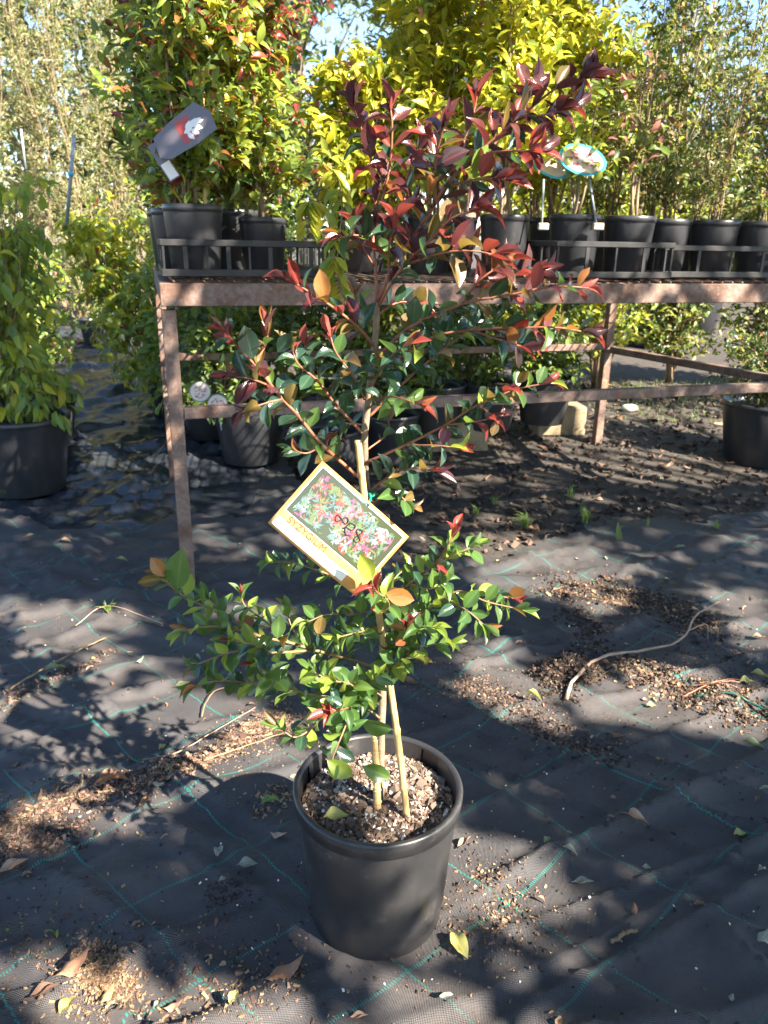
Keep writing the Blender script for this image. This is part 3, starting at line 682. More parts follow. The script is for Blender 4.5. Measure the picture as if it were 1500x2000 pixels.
# (points, thickness, zone, leaf node spacing)
BR = [
 ([(737, 590, .02), (733, 520, .02), (728, 450, .03), (735, 360, .02), (718, 290, .01), (700, 235, 0), (690, 205, 0)], 2.3, 'top'),
 ([(734, 440, .02), (760, 330, .0), (766, 250, -.01), (762, 205, -.01)], 1.6, 'top'),
 ([(737, 590, .02), (772, 515, .01), (830, 430, 0), (880, 350, -.02), (950, 285, -.04), (1020, 225, -.04), (1090, 170, -.05), (1150, 150, -.06)], 2.8, 'top'),
 ([(880, 350, -.02), (905, 280, .0), (925, 220, .02), (932, 185, .02)], 1.5, 'top'),
 ([(850, 400, -.01), (850, 320, -.06), (860, 270, -.08), (870, 240, -.09)], 1.5, 'top'),
 ([(950, 285, -.04), (1000, 250, 0), (1035, 190, .02), (1045, 165, .03)], 1.5, 'top'),
 ([(1010, 230, -.04), (1060, 225, -.07), (1110, 215, -.08)], 1.4, 'top'),
 ([(930, 300, -.04), (990, 295, -.07), (1050, 295, -.09)], 1.4, 'topr'),
 ([(870, 365, -.02), (930, 350, -.06), (985, 350, -.08)], 1.4, 'topr'),
 ([(800, 470, 0), (790, 390, .03), (800, 330, .05), (825, 270, .05)], 1.4, 'top'),
 ([(738, 600, .02), (780, 530, -.02), (840, 470, -.05), (885, 425, -.07), (940, 410, -.08)], 1.9, 'topr'),
 ([(800, 515, -.03), (860, 495, -.08), (920, 490, -.10), (975, 500, -.10)], 1.5, 'topr'),
 ([(730, 520, .02), (705, 475, -.02), (700, 440, -.03)], 1.3, 'topr'),
 ([(735, 480, .02), (700, 460, -.04), (660, 465, -.05)], 1.2, 'mid'),
 ([(760, 545, 0), (760, 480, -.05), (775, 430, -.07)], 1.2, 'topr'),
 ([(735, 700, .02), (800, 640, 0), (900, 595, -.03), (1000, 575, -.05), (1080, 560, -.06), (1150, 562, -.06)], 2.4, 'midr'),
 ([(900, 595, -.03), (940, 545, -.05), (985, 515, -.05)], 1.3, 'topr'),
 ([(960, 585, -.04), (1010, 535, -.02), (1060, 530, -.02)], 1.3, 'topr'),
 ([(730, 740, .02), (830, 665, .0), (920, 645, -.02), (1020, 640, -.05), (1090, 640, -.06), (1150, 650, -.06)], 2.1, 'midr'),
 ([(920, 645, -.02), (980, 665, -.05), (1030, 680, -.06)], 1.2, 'midr'),
 ([(720, 815, .02), (780, 755, .03), (850, 695, .03), (920, 640, .04)], 1.9, 'mid'),
 ([(712, 905, .02), (790, 870, 0), (870, 830, -.02), (935, 790, -.04), (1010, 760, -.05), (1075, 748, -.06)], 2.1, 'mid'),
 ([(870, 830, -.02), (920, 825, -.04), (970, 815, -.04)], 1.3, 'midr'),
 ([(790, 870, 0), (850, 870, -.03), (895, 875, -.04)], 1.1, 'mid'),
 ([(716, 965, .03), (760, 930, 0), (800, 915, -.02), (850, 920, -.03)], 1.4, 'mid'),
 ([(722, 985, .03), (770, 965, -.02), (800, 985, -.03)], 1.1, 'mid'),
 ([(712, 850, .02), (657, 792, -.01), (620, 744, -.03), (583, 712, -.05), (572, 685, -.05)], 2.0, 'mid'),
 ([(620, 744, -.03), (600, 700, .0), (595, 665, .01)], 1.1, 'mid'),
 ([(710, 940, .02), (630, 870, -.02), (583, 813, -.04), (551, 779, -.05), (521, 741, -.07), (497, 712, -.07), (465, 677, -.08), (440, 648, -.09)], 2.4, 'midl'),
 ([(497, 712, -.07), (520, 670, -.06), (522, 640, -.06)], 1.2, 'topr'),
 ([(530, 755, -.06), (490, 740, -.09), (455, 735, -.10)], 1.3, 'topr'),
 ([(551, 779, -.05), (510, 790, -.08), (480, 805, -.09)], 1.2, 'mid'),
 ([(630, 870, -.02), (600, 885, -.05), (575, 880, -.05)], 1.0, 'mid'),
 ([(733, 680, .02), (700, 640, -.01), (650, 600, -.04), (600, 568, -.06), (570, 548, -.07)], 1.9, 'topr'),
 ([(712, 780, .02), (690, 735, -.03), (657, 690, -.05), (645, 655, -.05)], 1.4, 'mid'),
 ([(733, 640, .02), (700, 600, .04), (690, 570, .05)], 1.2, 'mid'),
 ([(722, 760, .02), (760, 700, -.04), (800, 670, -.06)], 1.2, 'mid'),
 ([(715, 800, .02), (760, 775, -.03), (820, 790, -.06)], 1.3, 'mid'),
 ([(716, 880, .03), (760, 840, .06), (740, 790, .07)], 1.2, 'mid'),
 ([(714, 830, .02), (680, 830, .05), (650, 850, .05)], 1.2, 'mid'),
 ([(730, 620, .02), (780, 590, .05), (830, 600, .06)], 1.3, 'mid'),
 # lower skirt
 ([(747, 1312, .02), (690, 1290, -.02), (615, 1270, -.05), (565, 1255, -.07), (500, 1240, -.09), (455, 1212, -.09), (400, 1185, -.10), (350, 1158, -.11), (318, 1128, -.12)], 2.4, 'low'),
 ([(615, 1270, -.05), (530, 1275, -.10), (460, 1272, -.12), (405, 1290, -.13), (380, 1300, -.13)], 1.6, 'low'),
 ([(565, 1255, -.07), (520, 1215, -.05), (480, 1185, -.04), (470, 1160, -.04)], 1.4, 'low'),
 ([(500, 1240, -.09), (440, 1225, -.12), (390, 1225, -.14), (355, 1235, -.14)], 1.4, 'low'),
 ([(455, 1212, -.09), (425, 1185, -.06), (400, 1165, -.05)], 1.0, 'low'),
 ([(530, 1275, -.10), (500, 1260, -.15), (450, 1250, -.17)], 1.1, 'low'),
 ([(600, 1268, -.05), (570, 1225, -.02), (560, 1190, 0)], 1.2, 'low'),
 ([(748, 1335, .02), (690, 1362, -.04), (615, 1357, -.08), (500, 1335, -.11), (420, 1330, -.13), (375, 1345, -.14)], 1.9, 'low'),
 ([(560, 1348, -.09), (530, 1320, -.13), (500, 1300, -.15)], 1.1, 'low'),
 ([(660, 1362, -.06), (640, 1330, -.1), (610, 1310, -.12)], 1.1, 'low'),
 ([(745, 1200, .03), (800, 1140, 0), (848, 1103, -.02), (876, 1063, -.03), (886, 1040, -.03)], 1.9, 'lowr'),
 ([(848, 1103, -.02), (895, 1080, -.04), (930, 1065, -.04)], 1.2, 'low'),
 ([(800, 1140, 0), (840, 1150, -.04), (870, 1135, -.05)], 1.1, 'low'),
 ([(748, 1250, .02), (835, 1190, -.02), (895, 1155, -.03), (950, 1175, -.05), (1015, 1190, -.06)], 1.9, 'low'),
 ([(870, 1168, -.03), (915, 1195, -.08), (950, 1225, -.10)], 1.3, 'low'),
 ([(950, 1175, -.05), (970, 1165, -.02), (1010, 1170, 0)], 1.0, 'lowr'),
 ([(750, 1300, .02), (800, 1272, -.06), (850, 1258, -.09), (880, 1255, -.10)], 1.5, 'low'),
 ([(755, 1290, .0), (785, 1250, -.07), (797, 1222, -.09)], 1.3, 'lowr'),
 ([(750, 1270, .02), (810, 1230, -.08), (850, 1225, -.11)], 1.3, 'low'),
 ([(748, 1320, .02), (780, 1290, -.08), (815, 1285, -.10)], 1.1, 'low'),
 ([(745, 1405, .015), (700, 1375, -.05), (650, 1385, -.09), (605, 1425, -.11), (575, 1440, -.12), (545, 1420, -.12)], 1.7, 'low'),
 ([(700, 1375, -.05), (670, 1385, -.12), (645, 1390, -.14)], 1.2, 'lowr'),
 ([(690, 1378, -.06), (670, 1430, -.12), (650, 1480, -.13), (655, 1500, -.13)], 1.2, 'low'),
 ([(720, 1385, -.01), (690, 1340, -.10), (650, 1330, -.13)], 1.2, 'low'),
 ([(746, 1360, .02), (720, 1340, -.06), (740, 1320, -.1)], 1.1, 'low'),
 ([(740, 1160, .03), (650, 1125, .06), (575, 1100, .07), (530, 1098, .07)], 1.6, 'low'),
 ([(742, 1190, .03), (690, 1200, -.02), (640, 1200, -.04), (600, 1215, -.05)], 1.4, 'low'),
 ([(746, 1230, .03), (700, 1235, -.06), (660, 1245, -.08)], 1.2, 'low'),
 ([(745, 1215, .03), (760, 1180, -.04), (735, 1155, -.075), (727, 1148, -.08)], 1.2, 'card'),
 ([(745, 1240, .03), (790, 1200, .07), (830, 1180, .09)], 1.2, 'low'),
 ([(742, 1170, .03), (780, 1120, .07), (820, 1100, .1)], 1.2, 'low'),
]
mb = MB(); tp = smooth_path(TRUNK, 40); mb.tube(tp - base, np.linspace(.0062, .0040, 40) * (1 + .08 * np.sin(np.arange(40) * 2.1)), 8)
mb.build('stem', M['bark'], plant)
MN = ['burgundy', 'red', 'orange', 'bronze', 'teal', 'green', 'lime']
ZONE = {  # probabilities old, young, tip
 'top': ([.64, .05, .03, .10, .18, 0, 0], [.76, .16, .04, .04, 0, 0, 0], [.66, .31, .03, 0, 0, 0, 0]),
 'topr': ([.36, .08, .06, .18, .26, .04, .02], [.48, .28, .10, .14, 0, 0, 0], [.34, .58, .06, .02, 0, 0, 0]),
 'mid': ([.0, .0, .0, .03, .86, .10, .01], [.04, .07, .04, .10, .57, .14, .04], [.20, .44, .12, .12, .04, .05, .03]),
 'midr': ([.04, .0, .0, .08, .78, .08, .02], [.28, .24, .08, .18, .20, 0, .02], [.20, .72, .08, 0, 0, 0, 0]),
 'midl': ([.02, 0, 0, .06, .86, .06, .0], [.20, .18, .06, .16, .36, .04, 0], [.28, .62, .10, 0, 0, 0, 0]),
 'low': ([0, 0, 0, .01, .30, .62, .07], [0, .01, .02, .02, .10, .58, .27], [0, .06, .05, .04, .0, .45, .40]),
 'lowr': ([0, 0, 0, .0, .30, .60, .10], [0, .08, .08, .04, .10, .45, .25], [.15, .72, .08, 0, .0, .05, .0]),
 'card': ([0, 0, .2, .0, .30, .50, .0], [0, .0, .4, .0, .10, .25, .25], [.0, .85, .15, 0, .0, .0, .0]),
}
LP, LD, LN, LS, LMI, LYoung = [], [], [], [], [], []
def add_leaf(p, d, n, s_, probs, young=False):
    LP.append(p); LD.append(d); LN.append(n); LS.append(s_); LMI.append(int(rng.choice(7, p=np.array(probs) / sum(probs)))); LYoung.append(young)
for pts, th, zone in BR:
    P = B(pts); P = smooth_path(P, max(8, 5 * len(pts))); L_ = np.linalg.norm(np.diff(P, axis=0), axis=1).sum()
    mb = MB(); mb.tube(P - base, np.linspace(th, .75, len(P)) * .00115, 6)
    o = mb.build('branch', M['twig_red'] if zone[0] in 'tm' or zone == 'lowr' else M['twig_brown'], plant)
    cum = np.concatenate([[0], np.cumsum(np.linalg.norm(np.diff(P, axis=0), axis=1))]); old, yng, tipp = ZONE[zone]
    s0 = .02 + .12 * L_; s_ = s0; k = 0; ph = rng.uniform(0, PI)
    step = .0132 if zone.startswith('low') else .0128
    while s_ < L_ - .008:
        p = np.array([np.interp(s_, cum, P[:, q]) for q in range(3)]); p2 = np.array([np.interp(min(L_, s_ + .01), cum, P[:, q]) for q in range(3)])
        t_ = unit(p2 - p); fr = s_ / L_; a = ph + k * PI / 2 + rng.normal() * .25
        x = unit(np.cross(t_, np.array([0, 0, 1.]) if abs(t_[2]) < .9 else np.array([1., 0, 0]))); y = np.cross(t_, x)
        for sgn in (0, PI):
            if rng.random() < .07: continue
            rad = x * math.cos(a + sgn) + y * math.sin(a + sgn)
            d = unit(t_ * rng.uniform(.35, .8) + rad * 1.0 + rng.normal(size=3) * .16 + np.array([0, 0, .12]))
            n = unit(np.array([0, -.25, .75]) + S * .25 + t_ * .7 - d * .1 + rng.normal(size=3) * .38)
            sz = (.0375 if zone[0] == 't' else .0345 if not zone.startswith('low') else .0325) * rng.uniform(.78, 1.18) * (1.0 - .25 * max(0, fr - .75) / .25)
            add_leaf(p, d, n, sz, old if fr < .55 or rng.random() < .25 else yng, zone[0] == 't' and rng.random() < .55)
        k += 1; s_ += step * rng.uniform(.85, 1.2)
    # terminal rosette
    t_ = unit(P[-1] - P[-3]); x = unit(np.cross(t_, np.array([.1, 0, 1.]))); y = np.cross(t_, x)
    nt_ = 5 if zone[0] == 't' or zone == 'card' else 4
    for q in range(nt_):
        a = ph + q * 2 * PI / nt_ + rng.normal() * .2; rad = x * math.cos(a) + y * math.sin(a); spread = .48 if zone != 'card' else 1.1
        d = unit(t_ * rng.uniform(.8, 1.2) + rad * spread + np.array([0, 0, .15])); n = unit(t_ * .6 - rad * .5 + np.array([0, -.3, .5]) + rng.normal(size=3) * .25)
        add_leaf(P[-1] - t_ * .004 * q, d, n, rng.uniform(.026, .040) * (1.05 if zone[0] == 't' else .85), tipp, True)
# a few distinctive single leaves seen in the photograph: (base px, tip px, depth, material, size factor)
for (bx, by), (tx, ty), dd, mi_ in [((345, 1155), (353, 1078), -.125, 5), ((322, 1128), (297, 1092), -.13, 2), ((318, 1130), (272, 1138), -.13, 3), ((635, 590), (625, 530), -.06, 2), ((725, 305), (716, 238), -.01, 0),
        ((750, 1158), (806, 1172), -.08, 2), ((728, 1135), (700, 1080), -.08, 6), ((770, 1425), (698, 1412), -.06, 5), ((765, 1520), (712, 1500), -.03, 5), ((636, 1482), (690, 1520), -.14, 6),
        ((1008, 750), (1033, 722), -.06, 3), ((830, 640), (818, 690), -.05, 4), ((880, 345), (832, 300), -.05, 4), ((970, 820), (962, 850), -.05, 3), ((540, 690), (575, 650), -.06, 4), ((495, 705), (478, 640), -.09, 4),
        ((1140, 150), (1160, 97), -.06, 0), ((1140, 150), (1190, 142), -.06, 0), ((1140, 152), (1120, 175), -.06, 0), ((1030, 175), (1015, 122), .02, 0), ((1030, 180), (1075, 140), 0, 0)]:
    p = at(bx, by, PY + dd); q = at(tx, ty, PY + dd - .005); LP.append(p); LD.append(unit(q - p)); LN.append(unit(np.array([rng.normal() * .2 + .1, -.9, .35]))); LS.append(np.linalg.norm(q - p) * 1.06); LMI.append(mi_); LYoung.append(False)
LP, LD, LN, LS, LMI, LYoung = map(np.array, (LP, LD, LN, LS, LMI, LYoung))
Rm = frames(LD, LN)
ALLS = BIG + YOUNG
def place_main():
    k = len(LP); sh = np.where(LYoung, rng.integers(len(BIG), len(ALLS), k), rng.integers(0, len(BIG), k)); ms = leaf_meshes(ALLS, 'main')
    depth = (LP - np.array([0, 0, CAM_H])) @ fw; order = np.argsort(-(LS / depth))
    for i in order[:300]:
        o = bpy.data.objects.new('leaf', ms[sh[i]]); C.objects.link(o); o.parent = plant; mt = Matrix.Identity(4)
        for r_ in range(3):
            for c_ in range(3): mt[r_][c_] = Rm[i][r_, c_] * LS[i]
            mt[r_][3] = LP[i][r_] - base[r_]
        o.matrix_basis = mt; o.material_slots[0].link = 'OBJECT'; o.material_slots[0].material = LM[MN[LMI[i]]]
    sm = order[300:]; o = joined('foliage', ALLS, LP[sm] - base, Rm[sm], LS[sm], LMI[sm], [LM[n] for n in MN], plant, sh[sm]); tag(o, kind='stuff')
    print('main leaves', k)
place_main()

# canes
def cane(name, label, a, b_, r_, sharp=False):
    a = np.array(a); b_ = np.array(b_); root = thing(name, label, 'stake', a); n = 90; t = np.linspace(0, 1, n); pts = (b_ - a) * t[:, None] + rng.normal(size=(n, 3)) * .00015
    pts += np.array([1, 0, 0]) * (.003 * np.sin(t * 7) * np.linalg.norm(b_ - a))[:, None]
    rad = np.full(n, r_) * (1.05 - .15 * t) * (1 + .22 * (np.arange(n) % 15 == 8) - .06 * (np.arange(n) % 15 == 9)); 
    if sharp: rad[-3:] *= [.8, .5, .15]
    mb = MB(); mb.tube(pts, rad, 10); mb.build('cane', M['cane'], root); return root
cane('bamboo_stake', 'long tan bamboo stake leaning up through the front plant, tied to its card', at(794, 1590, PY - .03), at(697, 860, PY - .035), .0052)
cane('bamboo_stake', 'short pointed bamboo stake beside the stem in the front pot', at(737, 1578, PY - .018), at(732, 1434, PY - .012), .0058, True)

# ================================================================== PLANT CARD
tl, ll, rr2 = at(631, 901, PY - .045), at(523, 1023, PY - .075), at(801, 1050, PY - .045)
U = rr2 - tl; W_ = np.linalg.norm(U); U = U / W_; Vv = tl - ll; Vv -= U * (Vv @ U); H_ = np.linalg.norm(Vv); Vv /= H_; Nn = np.cross(U, Vv)
if Nn[1] > 0: Nn = -Nn
card = bpy.data.objects.new('plant_card', None); C.objects.link(card); o0 = tl - Vv * H_
card.matrix_world = Matrix(((U[0], Vv[0], Nn[0], o0[0]), (U[1], Vv[1], Nn[1], o0[1]), (U[2], Vv[2], Nn[2], o0[2]), (0, 0, 0, 1)))
tag(card, 'orange bordered plant card with a leaf photo, tied askew to the bamboo stake', 'plant label')
def bend(x, y): return -.010 * ((x / W_ - .5) ** 2) * 4 + .004 * (y / H_ - .5)
def sheet(x0, y0, x1, y1, z, name, mt, parent=card, nx=14, ny=6, thick=0):
    mb = MB(); V = [[x, y, bend(x, y) + z] for y in np.linspace(y0, y1, ny) for x in np.linspace(x0, x1, nx)]
    Fc = [[j * nx + i, j * nx + i + 1, (j + 1) * nx + i + 1, (j + 1) * nx + i] for j in range(ny - 1) for i in range(nx - 1)]
    mb.add(V, Fc)
    if thick:
        V2 = np.array(V) - [0, 0, thick]; mb.add(V2, [f_[::-1] for f_ in Fc])
        n = nx * ny; ring = [i for i in range(nx)] + [j * nx + nx - 1 for j in range(1, ny)] + [(ny - 1) * nx + i for i in range(nx - 2, -1, -1)] + [j * nx for j in range(ny - 2, 0, -1)]
        mb.f += [[ring[i], ring[i] + n, ring[(i + 1) % len(ring)] + n, ring[(i + 1) % len(ring)]] for i in range(len(ring))]; mb.mi += [0] * len(ring)
    return mb.build(name, mt, parent)
e = .0035
sheet(0, 0, W_, H_, 0, 'card', M['card_orange'], thick=.0008)
sheet(e, e, W_ * .80, H_ * .155, .0004, 'white_band', M['card_white'])
sheet(e * 1.3, H_ * .255, W_ - e * 1.3, H_ - e * 1.3, .0004, 'white_border', M['card_white'])
sheet(e * 1.3 + .0012, H_ * .255 + .0012, W_ - e * 1.3 - .0012, H_ - e * 1.3 - .0012, .0007, 'photo_print', M['card_back'])
rng_keep = rng; rng = np.random.default_rng(12)
mb = MB(); px0, px1, py0, py1 = e * 2 + .004, W_ - e * 2 - .004, H_ * .27 + .003, H_ - e * 2 - .003
for i in range(190):
    cx, cy = rng.uniform(px0, px1), rng.uniform(py0, py1); red = rng.random() < .42; n = rng.integers(5, 9); ln = rng.uniform(.006, .012)
    mt_ = rng.choice([0, 1, 5]) if red else rng.choice([2, 2, 4, 4, 3])
    for q in range(n):
        a = rng.uniform(0, 2 * PI); l2 = ln * rng.uniform(.7, 1.2); w2 = l2 * .11; dx, dy = math.cos(a), math.sin(a); V = []
        z = .0009 + i * 2e-6 + q * 2e-7
        ok = px0 < cx + dx * l2 < px1 and py0 < cy + dy * l2 < py1
        if not ok: continue
        for (s1, s2) in ((0, 0), (.45, -1), (1, 0), (.45, 1)):
            x, y = cx + dx * l2 * s1 - dy * w2 * s2, cy + dy * l2 * s1 + dx * w2 * s2; V.append([x, y, bend(x, y) + z])
        mb.add(V, [[0, 1, 2, 3]], int(mt_))
o = mb.build('photo_leaves', [M['print_red'], M['print_pink'], M['print_teal'], M['print_pale'], M['print_green'], M['print_purple']], card, False); tag(o, kind='stuff')
rng = rng_keep
def text(s_, size, loc, rot, mt, name, parent, ext=.0):
    cu = bpy.data.curves.new(name, 'FONT'); cu.body = s_; cu.size = size; cu.extrude = ext; tmp = bpy.data.objects.new('tmp', cu); C.objects.link(tmp)
    bpy.context.view_layer.update(); dg = bpy.context.evaluated_depsgraph_get(); me = bpy.data.meshes.new_from_object(tmp.evaluated_get(dg)); bpy.data.objects.remove(tmp)
    me.materials.clear(); me.materials.append(mt); o = link(name, me, parent); o.location = loc; o.rotation_euler = rot; return o
def bent_text(*a, **k):
    o = text(*a, **k); me = o.data; z0 = o.location[2]
    for v in me.vertices: v.co.z += bend(v.co.x + o.location[0], v.co.y + o.location[1])
    return o
bent_text('SYZYGIUM', H_ * .125, (W_ * .10, H_ * .165, .0009), (0, 0, 0), M['print_brown'], 'lettering', card)
# hand-written marker figures on the photo
def stroke(pts, name='marker_writing'):
    P = smooth_path([(x, y, bend(x, y) + .0022) for x, y in pts], 26); MB().tube(P, .0007, 5).build(name, M['ink'], card)
def eight(cx, cy, s_, a):
    P = [(cx + s_ * .5 * math.sin(2 * t) * math.cos(a) - s_ * math.cos(t) * math.sin(a), cy + s_ * .5 * math.sin(2 * t) * math.sin(a) + s_ * math.cos(t) * math.cos(a)) for t in np.linspace(0, 2 * PI, 14)]
    stroke(P)
eight(W_ * .44, H_ * .62, .0085, R(115)); eight(W_ * .64, H_ * .60, .0085, R(25))
cx, cy = W_ * .54, H_ * .60; stroke([(cx - .006, cy - .006), (cx - .003, cy + .006), (cx + .004, cy + .007), (cx + .004, cy), (cx - .005, cy - .002), (cx + .001, cy - .009), (cx + .007, cy - .006)])
MB().tube(smooth_path([(W_ * .0, 0, 0)] * 2, 2) if False else [(W_ * .53, H_ * .965, .0), (W_ * .53, H_ * .965, .0022)], .0022, 12).build('punched_hole', M['ink'], card)
# green tie
tie_c = at(712, 974, PY - .03); ring = []
for a in np.linspace(0, 2 * PI, 22): ring.append(tie_c + np.array([.0085 * math.cos(a), .0125 * math.sin(a) - .006, .003 * math.sin(a * 2) + .004 * math.cos(a)]))
mb = MB(); mb.tube(ring, .0016, 7); mb.tube([tie_c + np.array([.008, -.004, .003]), tie_c + np.array([.013, -.006, .007])], .0012, 6)
o = mb.build('green_tie', M['plastic_strap']); tag(o, 'bright green twist tie holding the plant card on the bamboo stake', 'tie')

# ================================================================== BENCH
FL = np.array([-.617, 2.225]); BA = R(17.0); bd = np.array([math.cos(BA), math.sin(BA)]); bn = np.array([-math.sin(BA), math.cos(BA)])
BL_, BD_, ZT, ZR_ = 2.32, 1.08, .94, .57
bench = thing('steel_bench', 'long rusty steel nursery bench carrying rows of potted plants', 'bench', (FL[0], FL[1], .0), BA)
def bbox(name, c, sz, **k): return MB().box(c, sz, bev=.002).build(name, k.get('m', M['rust']), bench, False)
tw = .040
bbox('top_rail', (BL_ / 2, 0, ZT - .034), (BL_ + tw, .036, .062)); bbox('top_rail', (BL_ / 2, BD_, ZT - .037), (BL_ + tw, .036, .070))
bbox('end_rail', (0, BD_ / 2, ZT - .034), (.036, BD_ - .040, .060)); bbox('end_rail', (BL_, BD_ / 2, ZT - .034), (.036, BD_ - .040, .060))
bbox('cross_bar', (BL_ / 2, BD_ / 2, ZT - .034), (.036, BD_ - .040, .050))
def gz(lx, ly):
    w = FL + bd * lx + bn * ly; return surf(w[0], w[1])
for lx, ly in ((0, 0), (0, BD_), (BL_ - .20, BD_), (BL_, 0)):
    z0 = gz(lx, ly) - .01; bbox('leg', (lx, ly, (z0 + ZT - .075) / 2), (tw, tw, ZT - .075 - z0))
bbox('lower_rail', (BL_ / 2, -.001, ZR_), (BL_ - tw - .004, .034, .034)); bbox('lower_rail', (BL_ / 2 - .10, BD_, ZR_ + .01), (BL_ - tw - .204, .03, .030))
MB().box((0, 0, 0), (.028, BD_ - .05, .032), rot=np.array(Matrix.Rotation(math.atan2(.20, BD_), 3, 'Z')), bev=.002).build('side_rail', M['rust'], bench, False, loc=(BL_ - .10, BD_ / 2, ZR_ - .002))
for i in range(56):
    x = .02 + i * (BL_ - .04) / 55; bbox('top_bar', (x, BD_ / 2, ZT + .0015), (.007, BD_ + .02, .006))
for lx, ly in ((0, 0), (0, BD_), (BL_ - .20, BD_)):
    for zz in (ZT - .070, ZR_ + .018, ZR_ - .018):
        for sx in (-1, 1):
            mb = MB(); P = [np.array([lx + sx * .021, ly - .019 + k * .0075, zz + rng.normal() * .0012]) for k in range(6)]; mb.tube(P, [.003, .0045, .0035, .005, .0038, .003], 6); mb.build('weld_bead', M['rust'], bench)
for y in (.25, .5, .75): bbox('cross_wire', (BL_ / 2, y * BD_, ZT - .005), (BL_ - .04, .008, .006))
def bw(lx, ly, z=ZT + .006): w = FL + bd * lx + bn * ly; return np.array([w[0], w[1], z])

# ================================================================== NURSERY POTS
def make_pot(label, r1, r2, h, loc, group, name='plant_pot'):
    root = thing(name, label, 'pot', loc, 0, group)
    mb = MB(); mb.lathe([(0, .003), (r2 - .004, .003), (r2, .006), (r2 + (r1 - r2) * .9, h - .02)], 32); mb.build('pot_body', M['pot_far'], root)
    mb = MB(); mb.lathe([(r1 - .006, h - .022), (r1 + .001, h - .020), (r1 + .001, h - .002), (r1 - .002, h), (r1 - .006, h), (r1 - .010, h - .03), (r2 * .9 + .004, h * .5)], 32); mb.build('rim', M['pot_far'], root)
    mb = MB(); mb.lathe([(0, h - .030), (r1 * .6, h - .026), (r1 - .011, h - .032)], 24); mb.build('soil', M['soil'], root)
    return root
BP = 'black plastic pots standing on the steel bench'
pot0 = make_pot('larger black pot at the left front corner of the bench, in the crate', .084, .068, .20, bw(.09, .10), BP)
pot_small = dup(pot0, bw(.30, .18), .4, 'smaller black pot in the left crate, beside the corner pot', .86)
bench_pots = []
def bp(lx, ly, label, sc=1.0):
    bench_pots.append((lx, ly)); return dup(pot0, bw(lx, ly), rng.uniform(0, 6), label, sc)
bp(.06, .31, 'black pot just behind the left corner pot', .97); bp(.05, .52, 'black pot third from the front along the left end of the bench', .97)
bp(.24, .46, 'dark pot hidden in shade behind the smaller crate pot'); bp(.33, .80, 'dark pot in the back row near the left end of the bench')
bp(.72, .55, 'dark pot behind the drooping yellow-green sprig'); bp(.74, .86, 'dark back row pot under the left of the yellow-green bushes')
bp(.94, .45, 'dark pot directly behind the front plant stem'); bp(1.12, .22, 'dark bench pot left of the one with a tan clip'); bp(1.10, .62, 'dark pot in the middle row under the yellow-green bushes')
bp(1.335, .13, 'black pot with the left tan clip on its rim, right of the front plant', 1.02); bp(1.535, .12, 'black pot with the blue rimmed oval label clipped to its rim', 1.02)
for lx, ly, lb in ((1.74, .20, 'black pot just right of the clipped labels, in shadow'), (1.93, .18, 'black pot second from the right edge on the bench'), (2.12, .17, 'black pot at the right edge of the picture on the bench'),
                   (1.64, .42, 'black pot in the second row behind the blue rimmed label'), (1.84, .44, 'black pot in the second row under the thin stemmed plants'), (2.04, .45, 'black pot in the second row near the right end of the bench'),
                   (1.40, .42, 'dark second row pot behind the two clipped pots'), (1.50, .75, 'dark back row pot under the yellow-green bushes'), (1.78, .78, 'black back row pot near the right end of the bench'), (2.02, .80, 'black back row pot at the right end of the bench')):
    bp(lx, ly, lb)

def crate(label, lx, ly, w, d, h, gap=.055):
    root = thing('plastic_crate', label, 'crate', bw(lx, ly), BA, 'black slatted crates on the bench'); m_ = M['crate']
    for c, sz in (((0, -d / 2, h), (w, .010, .018)), ((0, d / 2, h), (w, .010, .018)), ((-w / 2 + .005, 0, h), (.010, d - .012, .018)), ((w / 2 - .005, 0, h), (.010, d - .012, .018))):
        MB().box(c, sz, bev=.002).build('top_band', m_, root, False)
    for c, sz in (((0, -d / 2, .018), (w, .008, .020)), ((0, d / 2, .018), (w, .008, .020)), ((-w / 2 + .004, 0, .018), (.008, d - .01, .020)), ((w / 2 - .004, 0, .018), (.008, d - .01, .020))):
        MB().box(c, sz, bev=.002).build('bottom_band', m_, root, False)
    n = max(3, int(w / gap))
    for i in range(n + 1):
        x = -w / 2 + .008 + i * (w - .016) / n
        for y in (-d / 2, d / 2): MB().box((x, y, h / 2 + .009), (.012 if i % 2 else .006, .005, h - .036)).build('slat', m_, root, False)
    n = max(3, int(d / gap))
    for i in range(n + 1):
        y = -d / 2 + .012 + i * (d - .024) / n
        for x in (-w / 2 + .004, w / 2 - .004): MB().box((x, y, h / 2 + .012), (.006, .012, h - .042)).build('slat', m_, root, False)
    return root
crate('black slatted crate round the pots at the left corner of the bench', .235, .28, .49, .54, .098)
crate('black slatted crate whose pale front band catches the sun right of the front plant', 1.42, .20, .44, .40, .112, .10)
crate('black slatted crate in shadow at the right end of the bench', 1.93, .28, .56, .42, .105, .13)

